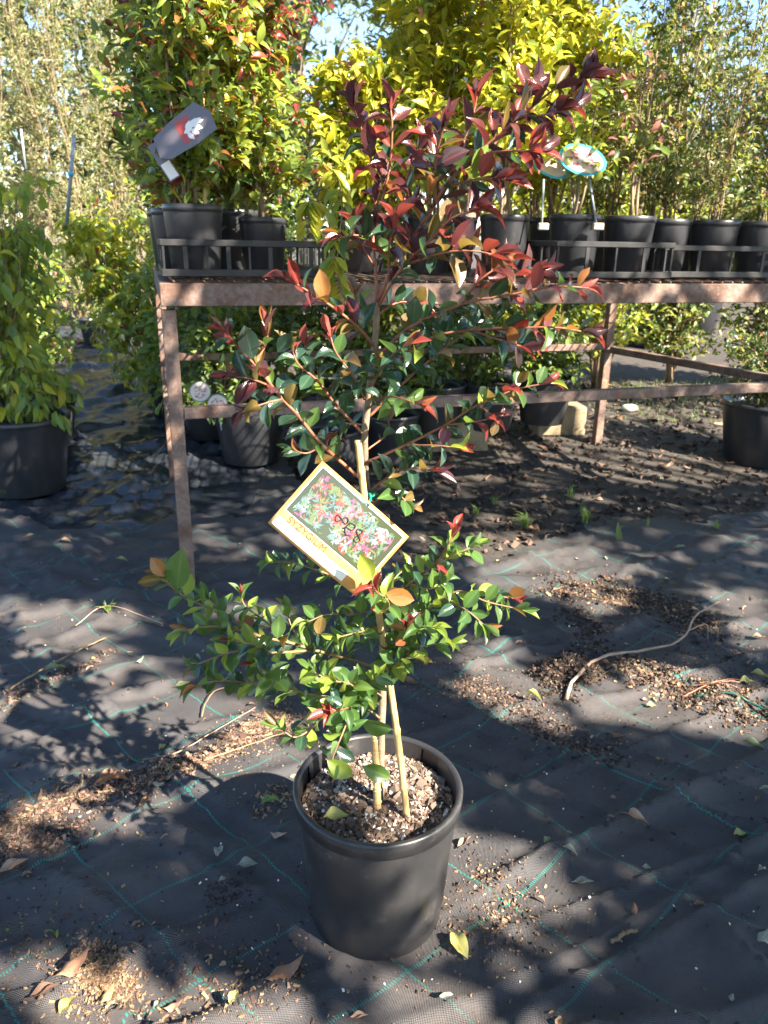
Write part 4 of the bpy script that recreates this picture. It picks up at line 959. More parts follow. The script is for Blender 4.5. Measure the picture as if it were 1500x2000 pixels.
# ================================================================== BUSHES
def bush(root, stems, spread, height, ntw, nlv, lsize, shapes, matnames, probs, droop=.0, z0=.2, tipn=None, tip_from=.7, key=None, nobj=0, twl=.22, up_=.6, stem_mat=None, srad=.006, base_z=.0, taper=.5, nh=(0, -.3, .8)):
    """stems with twigs and leaves; coordinates relative to root"""
    mb = MB(); paths = []
    for i in range(stems):
        a = rng.uniform(0, 2 * PI); r_ = spread * rng.uniform(.1, .75); hh = height * rng.uniform(.82, 1.05)
        e_ = np.array([r_ * math.cos(a), r_ * math.sin(a), hh]); pts = [np.array([rng.normal() * .012, rng.normal() * .012, base_z]), e_ * [.35, .35, .3] + rng.normal(size=3) * .02 * height, e_ * [.7, .7, .65] + rng.normal(size=3) * .025 * height, e_]
        pts[1][2] = max(pts[1][2], base_z + .05); P = smooth_path(pts, 14); mb.tube(P, np.linspace(srad, srad * .25, 14), 6); paths.append(P)
    T0 = []; T1 = []; TH = []
    for i in range(ntw):
        P = paths[rng.integers(stems)]; u = (z0 + (1 - z0) * rng.random()); f_ = u * 13; k = min(12, int(f_)); p = P[k] + (P[k + 1] - P[k]) * (f_ - k)
        a = rng.uniform(0, 2 * PI); ln = twl * rng.uniform(.5, 1.2) * (1.15 - taper * u)
        d = np.array([math.cos(a), math.sin(a), up_ * rng.uniform(.5, 1.5)]); d = unit(d); q = p + d * ln; q[2] -= droop * ln * rng.uniform(.5, 1.3)
        T0.append(p); T1.append(q); TH.append(u)
        if i % 3 == 0 or ntw < 120: mb.tube([p, (p + q) / 2 + [0, 0, .02 + droop * ln * .3], q], [srad * .3, srad * .2, srad * .1], 4, cap=False)
    mb.build('stems', stem_mat or M['stalk_far'], root)
    T0, T1, TH = map(np.array, (T0, T1, TH)); ti = rng.integers(0, ntw, nlv); s_ = rng.random(nlv) ** .8
    arch = (4 * s_ * (1 - s_))[:, None] * np.array([0, 0, 1]) * droop * twl * .35
    pos = T0[ti] + (T1 - T0)[ti] * s_[:, None] + arch + rng.normal(size=(nlv, 3)) * lsize * .25
    td = unit((T1 - T0)[ti]); perp = rdirs(nlv); d = unit(td * .6 + perp * .8 + np.array([0, 0, .15 - droop * 1.3]))
    n = unit(np.array(nh) + S * .3 + rdirs(nlv) * .75); Rm = frames(d, n)
    size = lsize * rng.uniform(.65, 1.25, nlv); mi = rng.choice(len(matnames), nlv, p=np.array(probs) / sum(probs))
    if tipn is not None:
        h_ = TH[ti]; isT = (h_ > tip_from) & (s_ > .55) & (rng.random(nlv) < (h_ - tip_from) / (1 - tip_from) * 1.1 + .1); mi = np.where(isT, tipn, mi)
    keep = pos[:, 2] > .01
    pos, Rm, size, mi = pos[keep], Rm[keep], size[keep], mi[keep]
    if nobj: place_leaves(root, shapes, key, pos, Rm, size, mi, matnames, nobj)
    else: tag(joined('foliage', shapes, pos, Rm, size, mi, [LM[n_] for n_ in matnames], root), kind='stuff')
    return root
def plant_at(lx, ly, name, label, group, h=.17): return thing(name, label, 'plant', bw(lx, ly, ZT + .006 + h), 0, group)

G1 = 'red tipped lilly pilly plants on the left of the bench'
for lx, ly, lb, hgt, nob, no in ((.09, .10, 'glossy green lilly pilly in the left corner pot with the charcoal card', 1.0, 2600, 170), (.30, .18, 'lilly pilly growing from the smaller pot in the left crate', 1.05, 2600, 170),
        (.06, .31, 'bushy green lilly pilly behind the corner plant on the bench', 1.15, 2400, 60), (.24, .46, 'red tipped lilly pilly in the second row, below the gap of sky', 1.15, 2600, 60), (.05, .52, 'green lilly pilly at the left end of the bench, third from the front', 1.2, 2200, 0),
        (.33, .80, 'tall red tipped lilly pilly in the back row of the bench', 1.35, 2800, 0)):
    r_ = plant_at(lx, ly, 'potted_lilly_pilly', lb, G1)
    rd_ = 'back row' in lb or 'gap' in lb
    bush(r_, 5, .12 if rd_ else .17, hgt, 140, int(nob * 1.25), .050, WEEP, ['lilly', 'lime', 'deep', 'red', 'yellow', 'orange'], [.28, .20, .10, .10, .14, .18] if rd_ else [.40, .26, .08, .05, .13, .08], 0, .04, 3, .35 if rd_ else .45, 'weep', no, .16 if rd_ else .19, .7)
G2 = 'yellow-green bushes crowded on the middle of the bench'
for i, (lx, ly, lb, hgt, no) in enumerate(((.72, .55, 'low yellow-green bush behind the drooping sprig, under the gap of sky', .50, 60), (.94, .45, 'yellow-green bush directly behind the burgundy top of the front plant', 1.10, 60), (1.10, .62, 'tall yellow-green bush in the middle of the bench', 1.30, 60),
        (1.12, .22, 'yellow-green bush left of the clipped round labels', 1.0, 60), (1.40, .42, 'yellow-green bush behind the clipped oval label', 1.08, 60), (1.0, .86, 'tall yellow-green bush in the back row beside the patch of sky', 1.35, 0), (1.50, .75, 'yellow-green bush in the back row, last before the open sky', 1.05, 0))):
    r_ = plant_at(lx, ly, 'yellow_green_bush', lb, G2)
    bush(r_, 6, .20, hgt, 140, 2500, .055, WEEP, ['yellow', 'lime', 'lilly', 'pink'], [.74, .20, .05, .01], .12, .12, None, .7, 'weep', no, .21, .6)
r_ = plant_at(1.335, .13, 'sparse_green_plant', 'sparse green plant with bare branching stems in the left clipped pot', None); bush(r_, 4, .10, .40, 30, 170, .045, SMALL, ['lime', 'lilly', 'deep'], [.4, .4, .2], 0, .3, key='small', nobj=60, twl=.14)
r_ = plant_at(1.535, .12, 'pink_tipped_plant', 'thin branching plant with dull pink tips above the blue rimmed label', None); bush(r_, 3, .10, .52, 34, 200, .04, SMALL, ['straw', 'lilly', 'pink'], [.4, .4, .2], 0, .35, 2, .75, 'small', 60, .13)
G3 = 'thin stemmed pale plants on the right of the bench'
for i, (lx, ly, lb) in enumerate(((1.74, .20, 'thin twiggy plant just right of the blue rimmed label'), (1.93, .18, 'thin upright plant second from the right edge of the picture'), (2.12, .17, 'thin upright plant at the right edge of the picture'), (1.64, .42, 'twiggy plant rising behind the oval label'),
        (1.84, .44, 'tall twiggy plant in the second row against the sky'), (2.04, .45, 'twiggy plant in the second row near the right edge'), (1.78, .78, 'tall twiggy plant in the back row left of the pale trunk'), (2.02, .80, 'tall twiggy plant in the back row at the right end'))):
    r_ = plant_at(lx, ly, 'thin_stemmed_plant', lb, G3)
    bush(r_, 6, .12, (.80, .85, .85, .6, .9, 1.0, .65, 1.0)[i], 110, 1250, .030, NARROW if i % 2 else SMALL, ['straw', 'lilly', 'pale', 'orange', 'deep'], [.36, .34, .10, .03, .17], 0, .03, None, .7, 'x', 0, .15, 1.1, None, .0034)
# low leafy growth on the shaded side of these pots
# drooping yellow sprig
spr = thing('drooping_sprig', 'drooping yellow-green sprig of narrow leaves hanging over the bench edge', 'plant', at(640, 520, 2.35))
b0 = np.array(spr.location)
for pts, ysh in (([(655, 530), (650, 470), (632, 410), (612, 392), (600, 400), (603, 445)], 0), ([(655, 530), (662, 470), (668, 400), (660, 350), (650, 330)], 0), ([(640, 560), (652, 500), (660, 540), (668, 580)], 1)):
    P = smooth_path([at(x, y, 2.35 - .03 * ysh) for x, y in pts], 16) - b0; MB().tube(P, np.linspace(.003, .0012, 16), 6).build('stem', M['stalk_far'], spr)
    for j in range(3, 16):
        for sg_ in (-1, 1):
            d = unit(np.array([sg_ * .8, -.25, -.55 - .4 * rng.random()])); n = unit(np.array([sg_ * .3, -.8, .5]) + rng.normal(size=3) * .2)
            place_leaves(spr, WEEP, 'weep', np.array([P[j]]), frames(d[None], n[None]), np.array([.062 * rng.uniform(.8, 1.15)]), np.array([0 if rng.random() < .6 else 1]), ['yellow', 'lime'], 1)

# ================================================================== LABELS ON THE BENCH PLANTS
def disc(w, h, z, n=40): a = np.linspace(0, 2 * PI, n, endpoint=False); return np.stack([w * np.cos(a), h * np.sin(a), np.full(n, z)], 1)
def plate(mb, outline, th, mi=0):
    n = len(outline); b2 = outline - [0, 0, th]; mb.add(np.vstack([outline, b2]), [list(range(n)), list(range(2 * n - 1, n - 1, -1))] + [[i, i + n, (i + 1) % n + n, (i + 1) % n] for i in range(n)], mi); return mb
def orient(o, loc, ang, lean=.0, yaw=0.0):   # plate faces the camera side, rotated in its plane
    o.location = tuple(float(x) for x in loc); o.rotation_mode = 'XYZ'
    o.matrix_basis = Matrix.Translation(Vector([float(x) for x in loc])) @ Matrix.Rotation(yaw, 4, 'Z') @ Matrix.Rotation(R(90) - lean, 4, 'X') @ Matrix.Rotation(ang, 4, 'Z')
def blossom_print(root, w, h, seed, mats):
    mb = MB(); r2 = np.random.default_rng(seed)
    for i in range(46):
        a, q = r2.uniform(0, 2 * PI), math.sqrt(r2.random()) * .8; cx, cy = w * q * math.cos(a), h * q * math.sin(a); s_ = r2.uniform(.08, .2) * h
        D = disc(s_ * r2.uniform(.7, 1.3), s_ * .7, .0006 + i * 1e-5, 9); D[:, 0] += cx; D[:, 1] += cy; mb.add(D, [list(range(9))], int(r2.integers(0, len(mats))))
    o = mb.build('flower_print', mats, root, False); tag(o, kind='stuff')
ol = thing('oval_label', 'oval flower label with a bright blue rim on a stake at the pot edge', 'plant label')
orient(ol, at(1138, 312, 2.66), R(-14), R(10), R(4))
plate(MB(), disc(.079, .045, 0), .001).build('label_rim', M['tag_cyan'], ol, False)
plate(MB(), disc(.069, .037, .0004), .0002).build('label_face', M['tag_cream'], ol, False); blossom_print(ol, .062, .032, 3, [M['print_pink'], M['tag_cream'], M['print_pink'], M['clip_tan'], M['print_red'], M['card_white']])
ol2 = thing('oval_label', 'plain pale oval label half hidden behind burgundy leaves', 'plant label'); orient(ol2, at(1070, 315, 2.72), R(-30), R(12), R(8))
plate(MB(), disc(.080, .042, 0), .001).build('label_rim', M['tag_cyan'], ol2, False); plate(MB(), disc(.071, .035, .0004), .0002).build('label_face', M['tag_cream'], ol2, False)
for o_, a_, b_, cpx, lb in ((ol, (1150, 340), (1165, 440), 1165, 'tan clip holding the blue rimmed label'), (ol2, (1062, 350), (1058, 440), 1064, 'tan clip holding the half hidden label')):
    r_ = thing('label_stake', lb + ' on the pot rim', 'label stake', at(b_[0], b_[1], 2.64)); bb = np.array(r_.location)
    MB().tube([at(b_[0], b_[1], 2.655) - bb, at(a_[0], a_[1], 2.68) - bb], .0035, 8).build('stake', M['metal_stake'], r_); MB().box((.003, -.012, -.004), (.034, .016, .022), bev=.003).build('clip', M['clip_tan'], r_, False)
# charcoal card with white leaf emblem
cc = thing('charcoal_card', 'charcoal plant card with a white leaf emblem on a red patch', 'plant label'); orient(cc, at(358, 258, 2.15), R(33), R(12), R(-6))
OUT = np.array([(-.085, -.02, 0), (-.06, -.038, 0), (.02, -.044, 0), (.078, -.040, 0), (.086, .004, 0), (.062, .046, 0), (-.02, .040, 0), (-.075, .030, 0)]) * [1, 1, 1]
plate(MB(), OUT, .001).build('card', M['tag_charcoal'], cc, False)
MB().add([(-.012, -.028, .0006), (.026, -.030, .0006), (.030, .030, .0006), (-.010, .032, .0006)], [[0, 1, 2, 3]]).build('red_patch', M['print_red'], cc, False)
mb = MB()
for i, (x, y, a, l_) in enumerate(((.0, -.0, 20, .026), (.008, .0, 62, .028), (.018, .002, 46, .030), (.028, .004, 30, .030), (.008, -.003, -50, .026), (.020, -.001, -38, .028), (.030, .002, -24, .027), (.040, .006, 5, .022))):
    a = R(a - 20); ux, uy = math.cos(a), math.sin(a); w2 = l_ * .26; V = [(x + ux * l_ * s1 - uy * w2 * s2, y - .004 + uy * l_ * s1 + ux * w2 * s2, .0012 + i * 2e-5) for s1, s2 in ((0, 0), (.3, -.9), (.6, -.9), (1, 0), (.6, .9), (.3, .9))]; mb.add(V, [[0, 1, 2, 3, 4, 5]])
mb.build('leaf_emblem', M['card_white'], cc, False)
c2 = thing('folded_tag', 'small grey and white tag hanging below the charcoal card', 'plant label'); orient(c2, at(320, 315, 2.2), R(-58), R(8), R(10))
plate(MB(), np.array([(-.05, -.016, 0), (.05, -.016, 0), (.05, .016, 0), (-.05, .016, 0)]), .001).build('tag', M['tag_charcoal'], c2, False)
MB().add([(.004, -.013, .0006), (.047, -.013, .0006), (.047, .013, .0006), (.004, .013, .0006)], [[0, 1, 2, 3]]).build('white_panel', M['card_white'], c2, False)
t_ = at(402, 240, 2.20); o = MB().tube([t_ + np.array([.02 * math.cos(a), .01 * math.sin(a), .006 * math.sin(a * 2)]) for a in np.linspace(0, 2 * PI, 16)], .0018, 6).build('green_tie', M['plastic_strap']); tag(o, 'green tie around the tan cane behind the charcoal card', 'tie')
cane('bamboo_stake', 'tan cane rising behind the charcoal card in the corner pot', at(400, 440, 2.35), at(396, 150, 2.34), .0055)

# ================================================================== UNDER THE BENCH
UG = 'black pots standing on the ground under the bench'
g = gpt(487, 925); big = make_pot('large black pot under the left of the bench, rim below the lower rail', .168, .125, .27, (g[0], g[1] + .06, g[2]), UG)
g2 = gpt(400, 890); dup(big, (g2[0], g2[1] + .14, g2[2]), 0, 'dark pot with round peach labels behind the large pot', .86)
for px, Y, lb in ((640, 3.35, 'dark pot under the bench behind the front plant stem'), (760, 3.6, 'shaded pot under the middle of the bench'), (850, 3.75, 'dusty pot under the bench above the left limestone block'), (955, 3.8, 'sun flecked pot under the bench between the limestone blocks'), (1060, 3.9, 'sun flecked pot under the bench left of the back leg')):
    p = at(px, 800, Y); z = float(terrain(0, Y)); dup(big, (p[0], Y, z + (.10 if px > 800 else 0.004)), rng.uniform(0, 6), lb, .88)
for px, Y, n_, lb, s_ in ((430, 3.4, 420, 'dark leafy shrub under the left end of the bench', .40), (560, 3.5, 420, 'bushy green shrub under the bench left of the front plant', .42), (680, 3.6, 400, 'green shrub in shade behind the front plant stem', .4), (810, 3.7, 360, 'low green shrub under the middle of the bench', .32), (930, 3.9, 380, 'leafy shrub filling the gap under the bench rail', .34), (1070, 4.0, 380, 'bright leafed shrub under the bench beside the back leg', .36)):
    p = at(px, 700, Y); r_ = thing('shrub', lb, 'shrub', (p[0], Y, float(terrain(0, Y)) + .25), 0, 'leafy shrubs in the shade under the bench')
    bush(r_, 6, .20, s_ + .12, 80, n_ * 3, .055, SMALL, ['lilly', 'deep', 'lime'], [.5, .35, .15], .1, .02, key='small', nobj=20, twl=.22)
for (px, py, Y, yaw, lb) in ((391, 765, 2.95, 5, 'round peach flower label standing in the pot under the bench'), (425, 790, 2.9, -10, 'round peach flower label half behind the lower rail')):
    r_ = thing('round_label', lb, 'plant label'); orient(r_, at(px, py, Y), R(10), R(12), R(yaw)); plate(MB(), disc(.042, .040, 0, 28), .001).build('label_rim', M['print_green'], r_, False)
    plate(MB(), disc(.038, .036, .0004, 28), .0002).build('label_face', M['tag_cream'], r_, False); blossom_print(r_, .032, .030, px, [M['tag_cream'], M['print_pink'], M['clip_tan']])
    MB().tube([(0, -.038, -.001), (0, -.10, -.002)], .003, 6).build('stake', M['metal_stake'], r_)
def stone_block(name, label, px0, px1, py0, py1, rz, dep=.16):
    a, b_ = gpt(px0, py1), gpt(px1, py1); w = abs(b_[0] - a[0]); c = (a + b_) / 2; hgt = (py1 - py0) / F * (c[1] * .95) * 1.02
    mb = MB(); n = 6; V = []; root = bpy.data.objects.new(name, None)
    mb.box((0, 0, 0), (w, dep, hgt), bev=.010); V = mb.v[0]
    for v in V: v += np.array([noise.noise(Vector(v * 14 + np.array([px0, q, 0]))) for q in (0, 5, 9)]) * .010
    o = mb.build(name, M['limestone'], None, False); bpy.data.objects.remove(root); o.location = (c[0], c[1] + dep / 2, c[2] + hgt / 2 - .006); o.rotation_euler = (0, 0, rz); tag(o, label, 'stone block', 'limestone blocks under the bench')
stone_block('limestone_block', 'yellowish limestone block by the back leg of the bench', 1042, 1140, 790, 852, R(10)); stone_block('limestone_block', 'mossy limestone block in shade, left of the brighter one', 838, 950, 822, 885, R(6))
stone_block('limestone_block', 'dark limestone block just behind the front plant', 690, 800, 850, 905, R(14))

def rock(name, label, px, py, s_, mt, cat='rock', fl=.5):
    g = gpt(px, py); mb = MB(); V = []; n1, n2 = 8, 12
    for i in range(n1 + 1):
        for j in range(n2):
            th = PI * i / n1; ph = 2 * PI * j / n2; v = np.array([math.sin(th) * math.cos(ph), math.sin(th) * math.sin(ph), math.cos(th)]); k = 1 + .35 * noise.noise(Vector(v * 1.3 + np.array([px, 0, 0]))); V.append(v * k * s_ * [1, .7, fl])
    mb.add(V, [[i * n2 + j, (i + 1) * n2 + j, (i + 1) * n2 + (j + 1) % n2, i * n2 + (j + 1) % n2] for i in range(n1) for j in range(n2)])
    o = mb.build(name, mt); o.location = (g[0], g[1], g[2] + s_ * fl * .75); tag(o, label, cat)
rock('stone', 'pale flat stone lying on the dirt past the bench', 1228, 805, .05, M['white_rock'])
rock('stone', 'small tan stone lump beside the aisle matting', 225, 690, .06, M['limestone'])

# right side: big pots and shrub
OG = 'large black pots standing on the ground around the bench'
g = gpt(1480, 915); dup(big, (g[0] + .03, g[1] + .12, g[2]), 0, 'large black pot at the right edge, in front of the dark shrub', 1.12)
r_ = thing('shrub', 'dark dense shrub with reddish tips at the right edge', 'shrub', (g[0] + .02, g[1] + .12, g[2] + .27)); bush(r_, 7, .28, .34, 120, 2600, .032, SMALL, ['deep', 'straw', 'lilly', 'orange'], [.45, .3, .2, .05], .1, .0, key='x', twl=.24)
g = gpt(1280, 682); dup(big, (g[0], g[1] + .2, g[2]), 0, 'large ribbed black pot standing behind the right of the bench', 1.55)
g = gpt(1385, 660); dup(big, (g[0], g[1] + .4, g[2]), 0, 'black pot in deep shade behind the ribbed pot', 1.5)
# left foreground pot and plant
g = gpt(40, 990); dup(big, (g[0] - .02, g[1] + .13, g[2]), 0, 'large black pot at the left edge under the light green plant', 1.20)
LX, LY, LZ = g[0] - .02, g[1] + .13, g[2] + .30
g = gpt(10, 940); dup(big, (g[0] + .00, g[1] + .42, g[2]), 1, 'dark pot behind the large pot at the left edge', 1.1)
r_ = thing('light_green_plant', 'light green weeping plant in the large pot at the left edge', 'plant', (LX, LY, LZ - .03))
bush(r_, 9, .24, .90, 100, 1050, .074, WEEP, ['lime', 'lilly', 'yellow', 'green'], [.62, .12, .20, .06], .6, .08, None, .7, 'weep', 230, .26, .5)
r_ = thing('yellow_tipped_plant', 'yellow leafed plant between the aisle and the bench end', 'plant', (-1.15, 4.15, .12))
r_.rotation_euler = (0, -.36, 0)
bush(r_, 9, .36, 1.1, 130, 2300, .066, WEEP, ['lilly', 'lime', 'yellow', 'orange'], [.36, .27, .32, .05], .3, .25, 2, .75, 'weep', 120, .26, .5)
dup(big, (-1.15, 4.15, .09), 0, 'black pot of the yellow leafed plant left of the bench', .9)
r_ = thing('yellow_tipped_plant', 'greener leafy plant behind the left end legs of the bench', 'plant', (-.98, 3.75, .09)); bush(r_, 6, .26, .86, 80, 1200, .058, WEEP, ['lilly', 'lime', 'green'], [.5, .3, .2], .35, .3, None, .7, 'weep', 60, .22, .5)
g = gpt(182, 688); dup(big, (g[0], g[1] + .1, g[2]), 0, 'small black pot far along the left aisle', .75)
for px, Y, hh, lb in ((10, 3.9, .95, 'leafy green plant behind the left edge pot'), (70, 5.4, .75, 'low green plant along the far left of the aisle'), (215, 8.0, .9, 'green plant at the end of the aisle'), (-60, 3.2, 1.15, 'pink tipped plant cut by the left edge of the picture'), (340, 5.6, .9, 'green plant behind the bench end')):
    p = at(px, 640, Y); r_ = thing('leafy_plant', lb, 'plant', (p[0], Y, float(terrain(0, Y))), 0, 'leafy plants along the aisle on the left')
    bush(r_, 8, .26, hh, 110, 1900, .055, WEEP if px != 70 else SMALL, ['lilly', 'lime', 'yellow', 'deep', 'pink'], [.4, .24, .12, .21, .03], .25, .02, key='x', twl=.26)

# stakes at far left
def post(label, a, b_, Y, r_, tape=False):
    A_ = at(*a, Y); B_ = at(*b_, Y); root = thing('metal_stake', label, 'stake', A_); MB().tube([np.zeros(3), B_ - A_], r_, 8).build('stake', M['metal_stake'], root)
    if tape:
        d = B_ - A_; MB().tube([d * .55, d * .59], r_ * 1.4, 8).build('blue_tape', M['blue_tape'], root)
post('pale metal stake wrapped with blue tape at the left', (130, 440), (145, 262), 3.9, .009, True); post('thin pale stake near the left edge', (50, 330), (41, 252), 4.2, .006)

# ================================================================== TREES BEHIND
TG = 'tall pale feathery shrubs behind the left aisle'
for px, Y, hh, lb in ((0, 7.0, 3.6, 'tall pale feathery shrub at the far left edge'), (85, 8.2, 4.1, 'tall tan green shrub second from the left edge'), (170, 7.8, 4.0, 'tall feathery shrub beside the lilly pillies'), (250, 8.4, 4.2, 'pale shrub partly hidden by the lilly pillies'), (-80, 6.4, 3.3, 'pale feathery shrub cut by the left edge')):
    p = at(px, 700, Y); r_ = thing('feathery_shrub', lb, 'shrub', (p[0], Y, float(terrain(0, Y))), 0, TG)
    bush(r_, 12, .45, hh, 700, 14000, .046, NARROW, ['pale', 'straw', 'lilly', 'deep'], [.55, .22, .13, .10], 0, .0, key='x', twl=.34, up_=1.1, srad=.006)
def tree(label, x, y, hh, crown, n, leaf, names, probs, lsz, group=None, r0=.12, z_from=.35, clumps=26, bark='tree_bark'):
    root = thing('tree', label, 'tree', (x, y, float(terrain(0, y))), 0, group); mb = MB(); tr = smooth_path([(0, 0, 0), (.1 * rng.normal(), .1, hh * .35), (.2 * rng.normal(), 0, hh * .7), (.1, 0, hh * .97)], 14); mb.tube(tr, np.linspace(r0, r0 * .2, 14), 9); mb.build('trunk', M[bark], root)
    cs = []; mb = MB()
    for i in range(clumps):
        u = z_from + (1 - z_from) * rng.random(); a = rng.uniform(0, 2 * PI); rr3 = crown * math.sqrt(rng.random()) * (1.1 - .5 * abs(u - .6)); c = np.array([rr3 * math.cos(a), rr3 * math.sin(a), hh * u]); cs.append(c)
        s0 = tr[max(1, min(12, int(u * 13) - 2))]; mb.tube(smooth_path([s0, (s0 + c) / 2 + [0, 0, .1], c], 6), np.linspace(r0 * .35, r0 * .08, 6), 5, cap=False)
    mb.build('limbs', M[bark], root); cs = np.array(cs); ci = rng.integers(0, clumps, n); pos = cs[ci] + rng.normal(size=(n, 3)) * crown * .2 * [1, 1, .7]
    Rm = frames(rdirs(n), unit(rdirs(n) + [0, -.3, .6])); tag(joined('crown', leaf, pos, Rm, lsz * rng.uniform(.6, 1.3, n), rng.choice(len(names), n, p=probs), [LM[q] for q in names], root), kind='stuff'); return root
p = at(588, 300, 20); tree('tall bare limbed gum tree showing through the gap of blue sky', p[0], 20, 11.5, 1.9, 1500, NARROW, ['grey', 'pale'], [.8, .2], .22, None, .16, .42, 30, 'gum_bark')
p = at(1000, 300, 13); tree('grey green gum tree behind the yellow-green bushes', p[0], 13, 7.6, 2.0, 6000, NARROW, ['grey', 'deep'], [.75, .25], .16, None, .16, .25, 36, 'gum_bark')
p = at(820, 300, 14); tree('dark tree behind the burgundy plant top', p[0] + .8, 14, 8.0, 1.6, 5000, SMALL, ['grey', 'deep'], [.5, .5], .15, None, .16, .2, 36)
p = at(1325, 300, 7); tree('pale trunked sapling behind the thin stemmed plants', p[0], 7.0, 3.1, .32, 500, NARROW, ['grey', 'straw'], [.6, .4], .08, None, .025, .3, 16, 'gum_bark')
for px, Y, hh, cr, lb in ((1150, 16, 3.6, 2.0, 'low bushy tree far behind the oval label'), (1300, 17, 3.2, 2.2, 'far low tree behind the thin stemmed plants'), (1460, 15, 3.8, 2.2, 'far rounded tree at the right edge'), (1600, 16, 4.5, 2.5, 'far tree just past the right edge'), (600, 18, 5.0, 1.6, 'far tree under the patch of blue sky'), (330, 17, 6, 2.4, 'far tree behind the lilly pillies'), (80, 12, 6.0, 2.2, 'dark tree far behind the feathery shrubs'), (260, 13, 6.4, 2.4, 'dark tree rising behind the aisle')):
    p = at(px, 400, Y); tree(lb, p[0], Y, hh, cr, 5000, SMALL, ['deep', 'straw', 'grey'], [.45, .3, .25], .19, 'trees far behind the nursery benches', .14, .1, 34)
# bushes on the ground behind the bench
for x, Y, hh, lb, nm, pr in ((-.75, 4.6, 2.0, 'red tipped bush on the ground behind the left of the bench', ['lilly', 'lime', 'red', 'deep'], [.5, .2, .02, .28]), (-.05, 4.5, 1.35, 'mixed green bush behind the bench, below the gap of sky', ['lilly', 'yellow', 'red', 'deep'], [.4, .3, .0, .3]),
        (.85, 4.9, 2.1, 'yellow-green bush on the ground behind the bench', ['yellow', 'lime', 'lilly', 'deep'], [.5, .22, .16, .12]), (1.35, 5.0, 1.9, 'yellow-green bush behind the clipped labels', ['yellow', 'lime', 'lilly', 'deep'], [.4, .3, .2, .1]),
        (1.95, 5.3, 1.35, 'olive bush behind the thin stemmed plants', ['straw', 'lilly', 'pale', 'deep'], [.45, .2, .1, .25]), (2.6, 5.2, 1.4, 'olive bush at the far right behind the bench', ['straw', 'lilly', 'pale', 'deep'], [.45, .2, .1, .25]), (-1.15, 5.0, 1.8, 'green bush behind the left end of the bench', ['lilly', 'lime', 'yellow', 'deep'], [.45, .2, .08, .27])):
    r_ = thing('large_bush', lb, 'bush', (x, Y, float(terrain(0, Y))), 0, 'large bushes standing on the ground behind the bench')
    bush(r_, 10, .42, hh, 320, 5200, .058, WEEP if nm[0] == 'yellow' else SMALL, nm, pr, .05, .12, 2 if nm[2] == 'red' else None, .72, 'x', 0, .36, .7, srad=.009)

# ================================================================== LITTER
def blob_path(pts, n, width):
    P = smooth_path([gpt(*p) for p in pts], 60); k = rng.integers(0, 60, n); q = P[k] + rng.normal(size=(n, 3)) * [width, width, 0]; return q
def litter(name, label, spec, mats, seed=None):
    mb = MB()
    for q, smin, smax, mi, fl, el in spec:
        for p in q:
            s_ = rng.uniform(smin, smax); z = surf(p[0], p[1]); chip(mb, np.array([p[0], p[1], z + s_ * .18]), s_, int(rng.choice(mi)), fl, el)
    o = mb.build(name, mats, None, False); tag(o, label, 'litter', kind='stuff')
CM = [M['chip_brown'], M['chip_dark'], M['chip_straw'], M['perlite']]
litter('mulch_heap', 'dark crumbly mulch and wood chips spilled on the matting at the right', [
    (blob_path([(1080, 1160), (1180, 1170), (1280, 1190), (1380, 1240)], 3600, .045), .002, .0075, [1, 1, 1, 1, 0, 2], .6, 1.5), (blob_path([(1120, 1200), (1160, 1260), (1100, 1330), (1080, 1370)], 1400, .03), .002, .007, [1, 1, 1, 1, 0], .6, 1.5),
    (blob_path([(1180, 1310), (1260, 1330), (1350, 1370), (1480, 1400)], 2400, .038), .0018, .007, [0, 1, 1, 2], .5, 2.2), (blob_path([(900, 1340), (980, 1380), (1080, 1440), (1200, 1490)], 1300, .028), .0018, .006, [0, 1, 1], .5, 1.6),
    (blob_path([(1120, 1170), (1300, 1200), (1420, 1300)], 60, .06), .008, .016, [0, 1, 2], .25, 1.8)], CM)
g_ = gpt(1112, 1330); mb = MB(); V = []; n1, n2 = 26, 40
for i in range(n1 + 1):
    for j in range(n2):
        r_ = i / n1; a = 2 * PI * j / n2; x = .105 * r_ * math.cos(a) * (1 + .2 * math.sin(2 * a + 1)); y = .085 * r_ * math.sin(a); h_ = .052 * (1 - r_ ** 1.6) * (.8 + .5 * noise.noise(Vector((x * 22, y * 22, 3)))) + .008 * noise.noise(Vector((x * 90, y * 90, 8))) - .012 * r_ ** 4
        V.append([x, y, h_])
mb.add(np.array(V) + g_, [[i * n2 + j, (i + 1) * n2 + j, (i + 1) * n2 + (j + 1) % n2, i * n2 + (j + 1) % n2] for i in range(n1) for j in range(n2)], 0); VV = np.array(V) + g_
for i in range(1500):
    k = rng.integers(0, len(VV)); chip(mb, VV[k] + rng.normal(size=3) * [.006, .006, .001] + [0, 0, .001], rng.uniform(.002, .0075), int(rng.choice([1, 1, 1, 2])), .6, 1.5)
o = mb.build('soil_mound', [M['soil'], M['chip_dark'], M['chip_brown']], smooth=False); tag(o, 'small dark mound of crumbly soil beside the end of the dry branch', 'soil heap', kind='stuff')
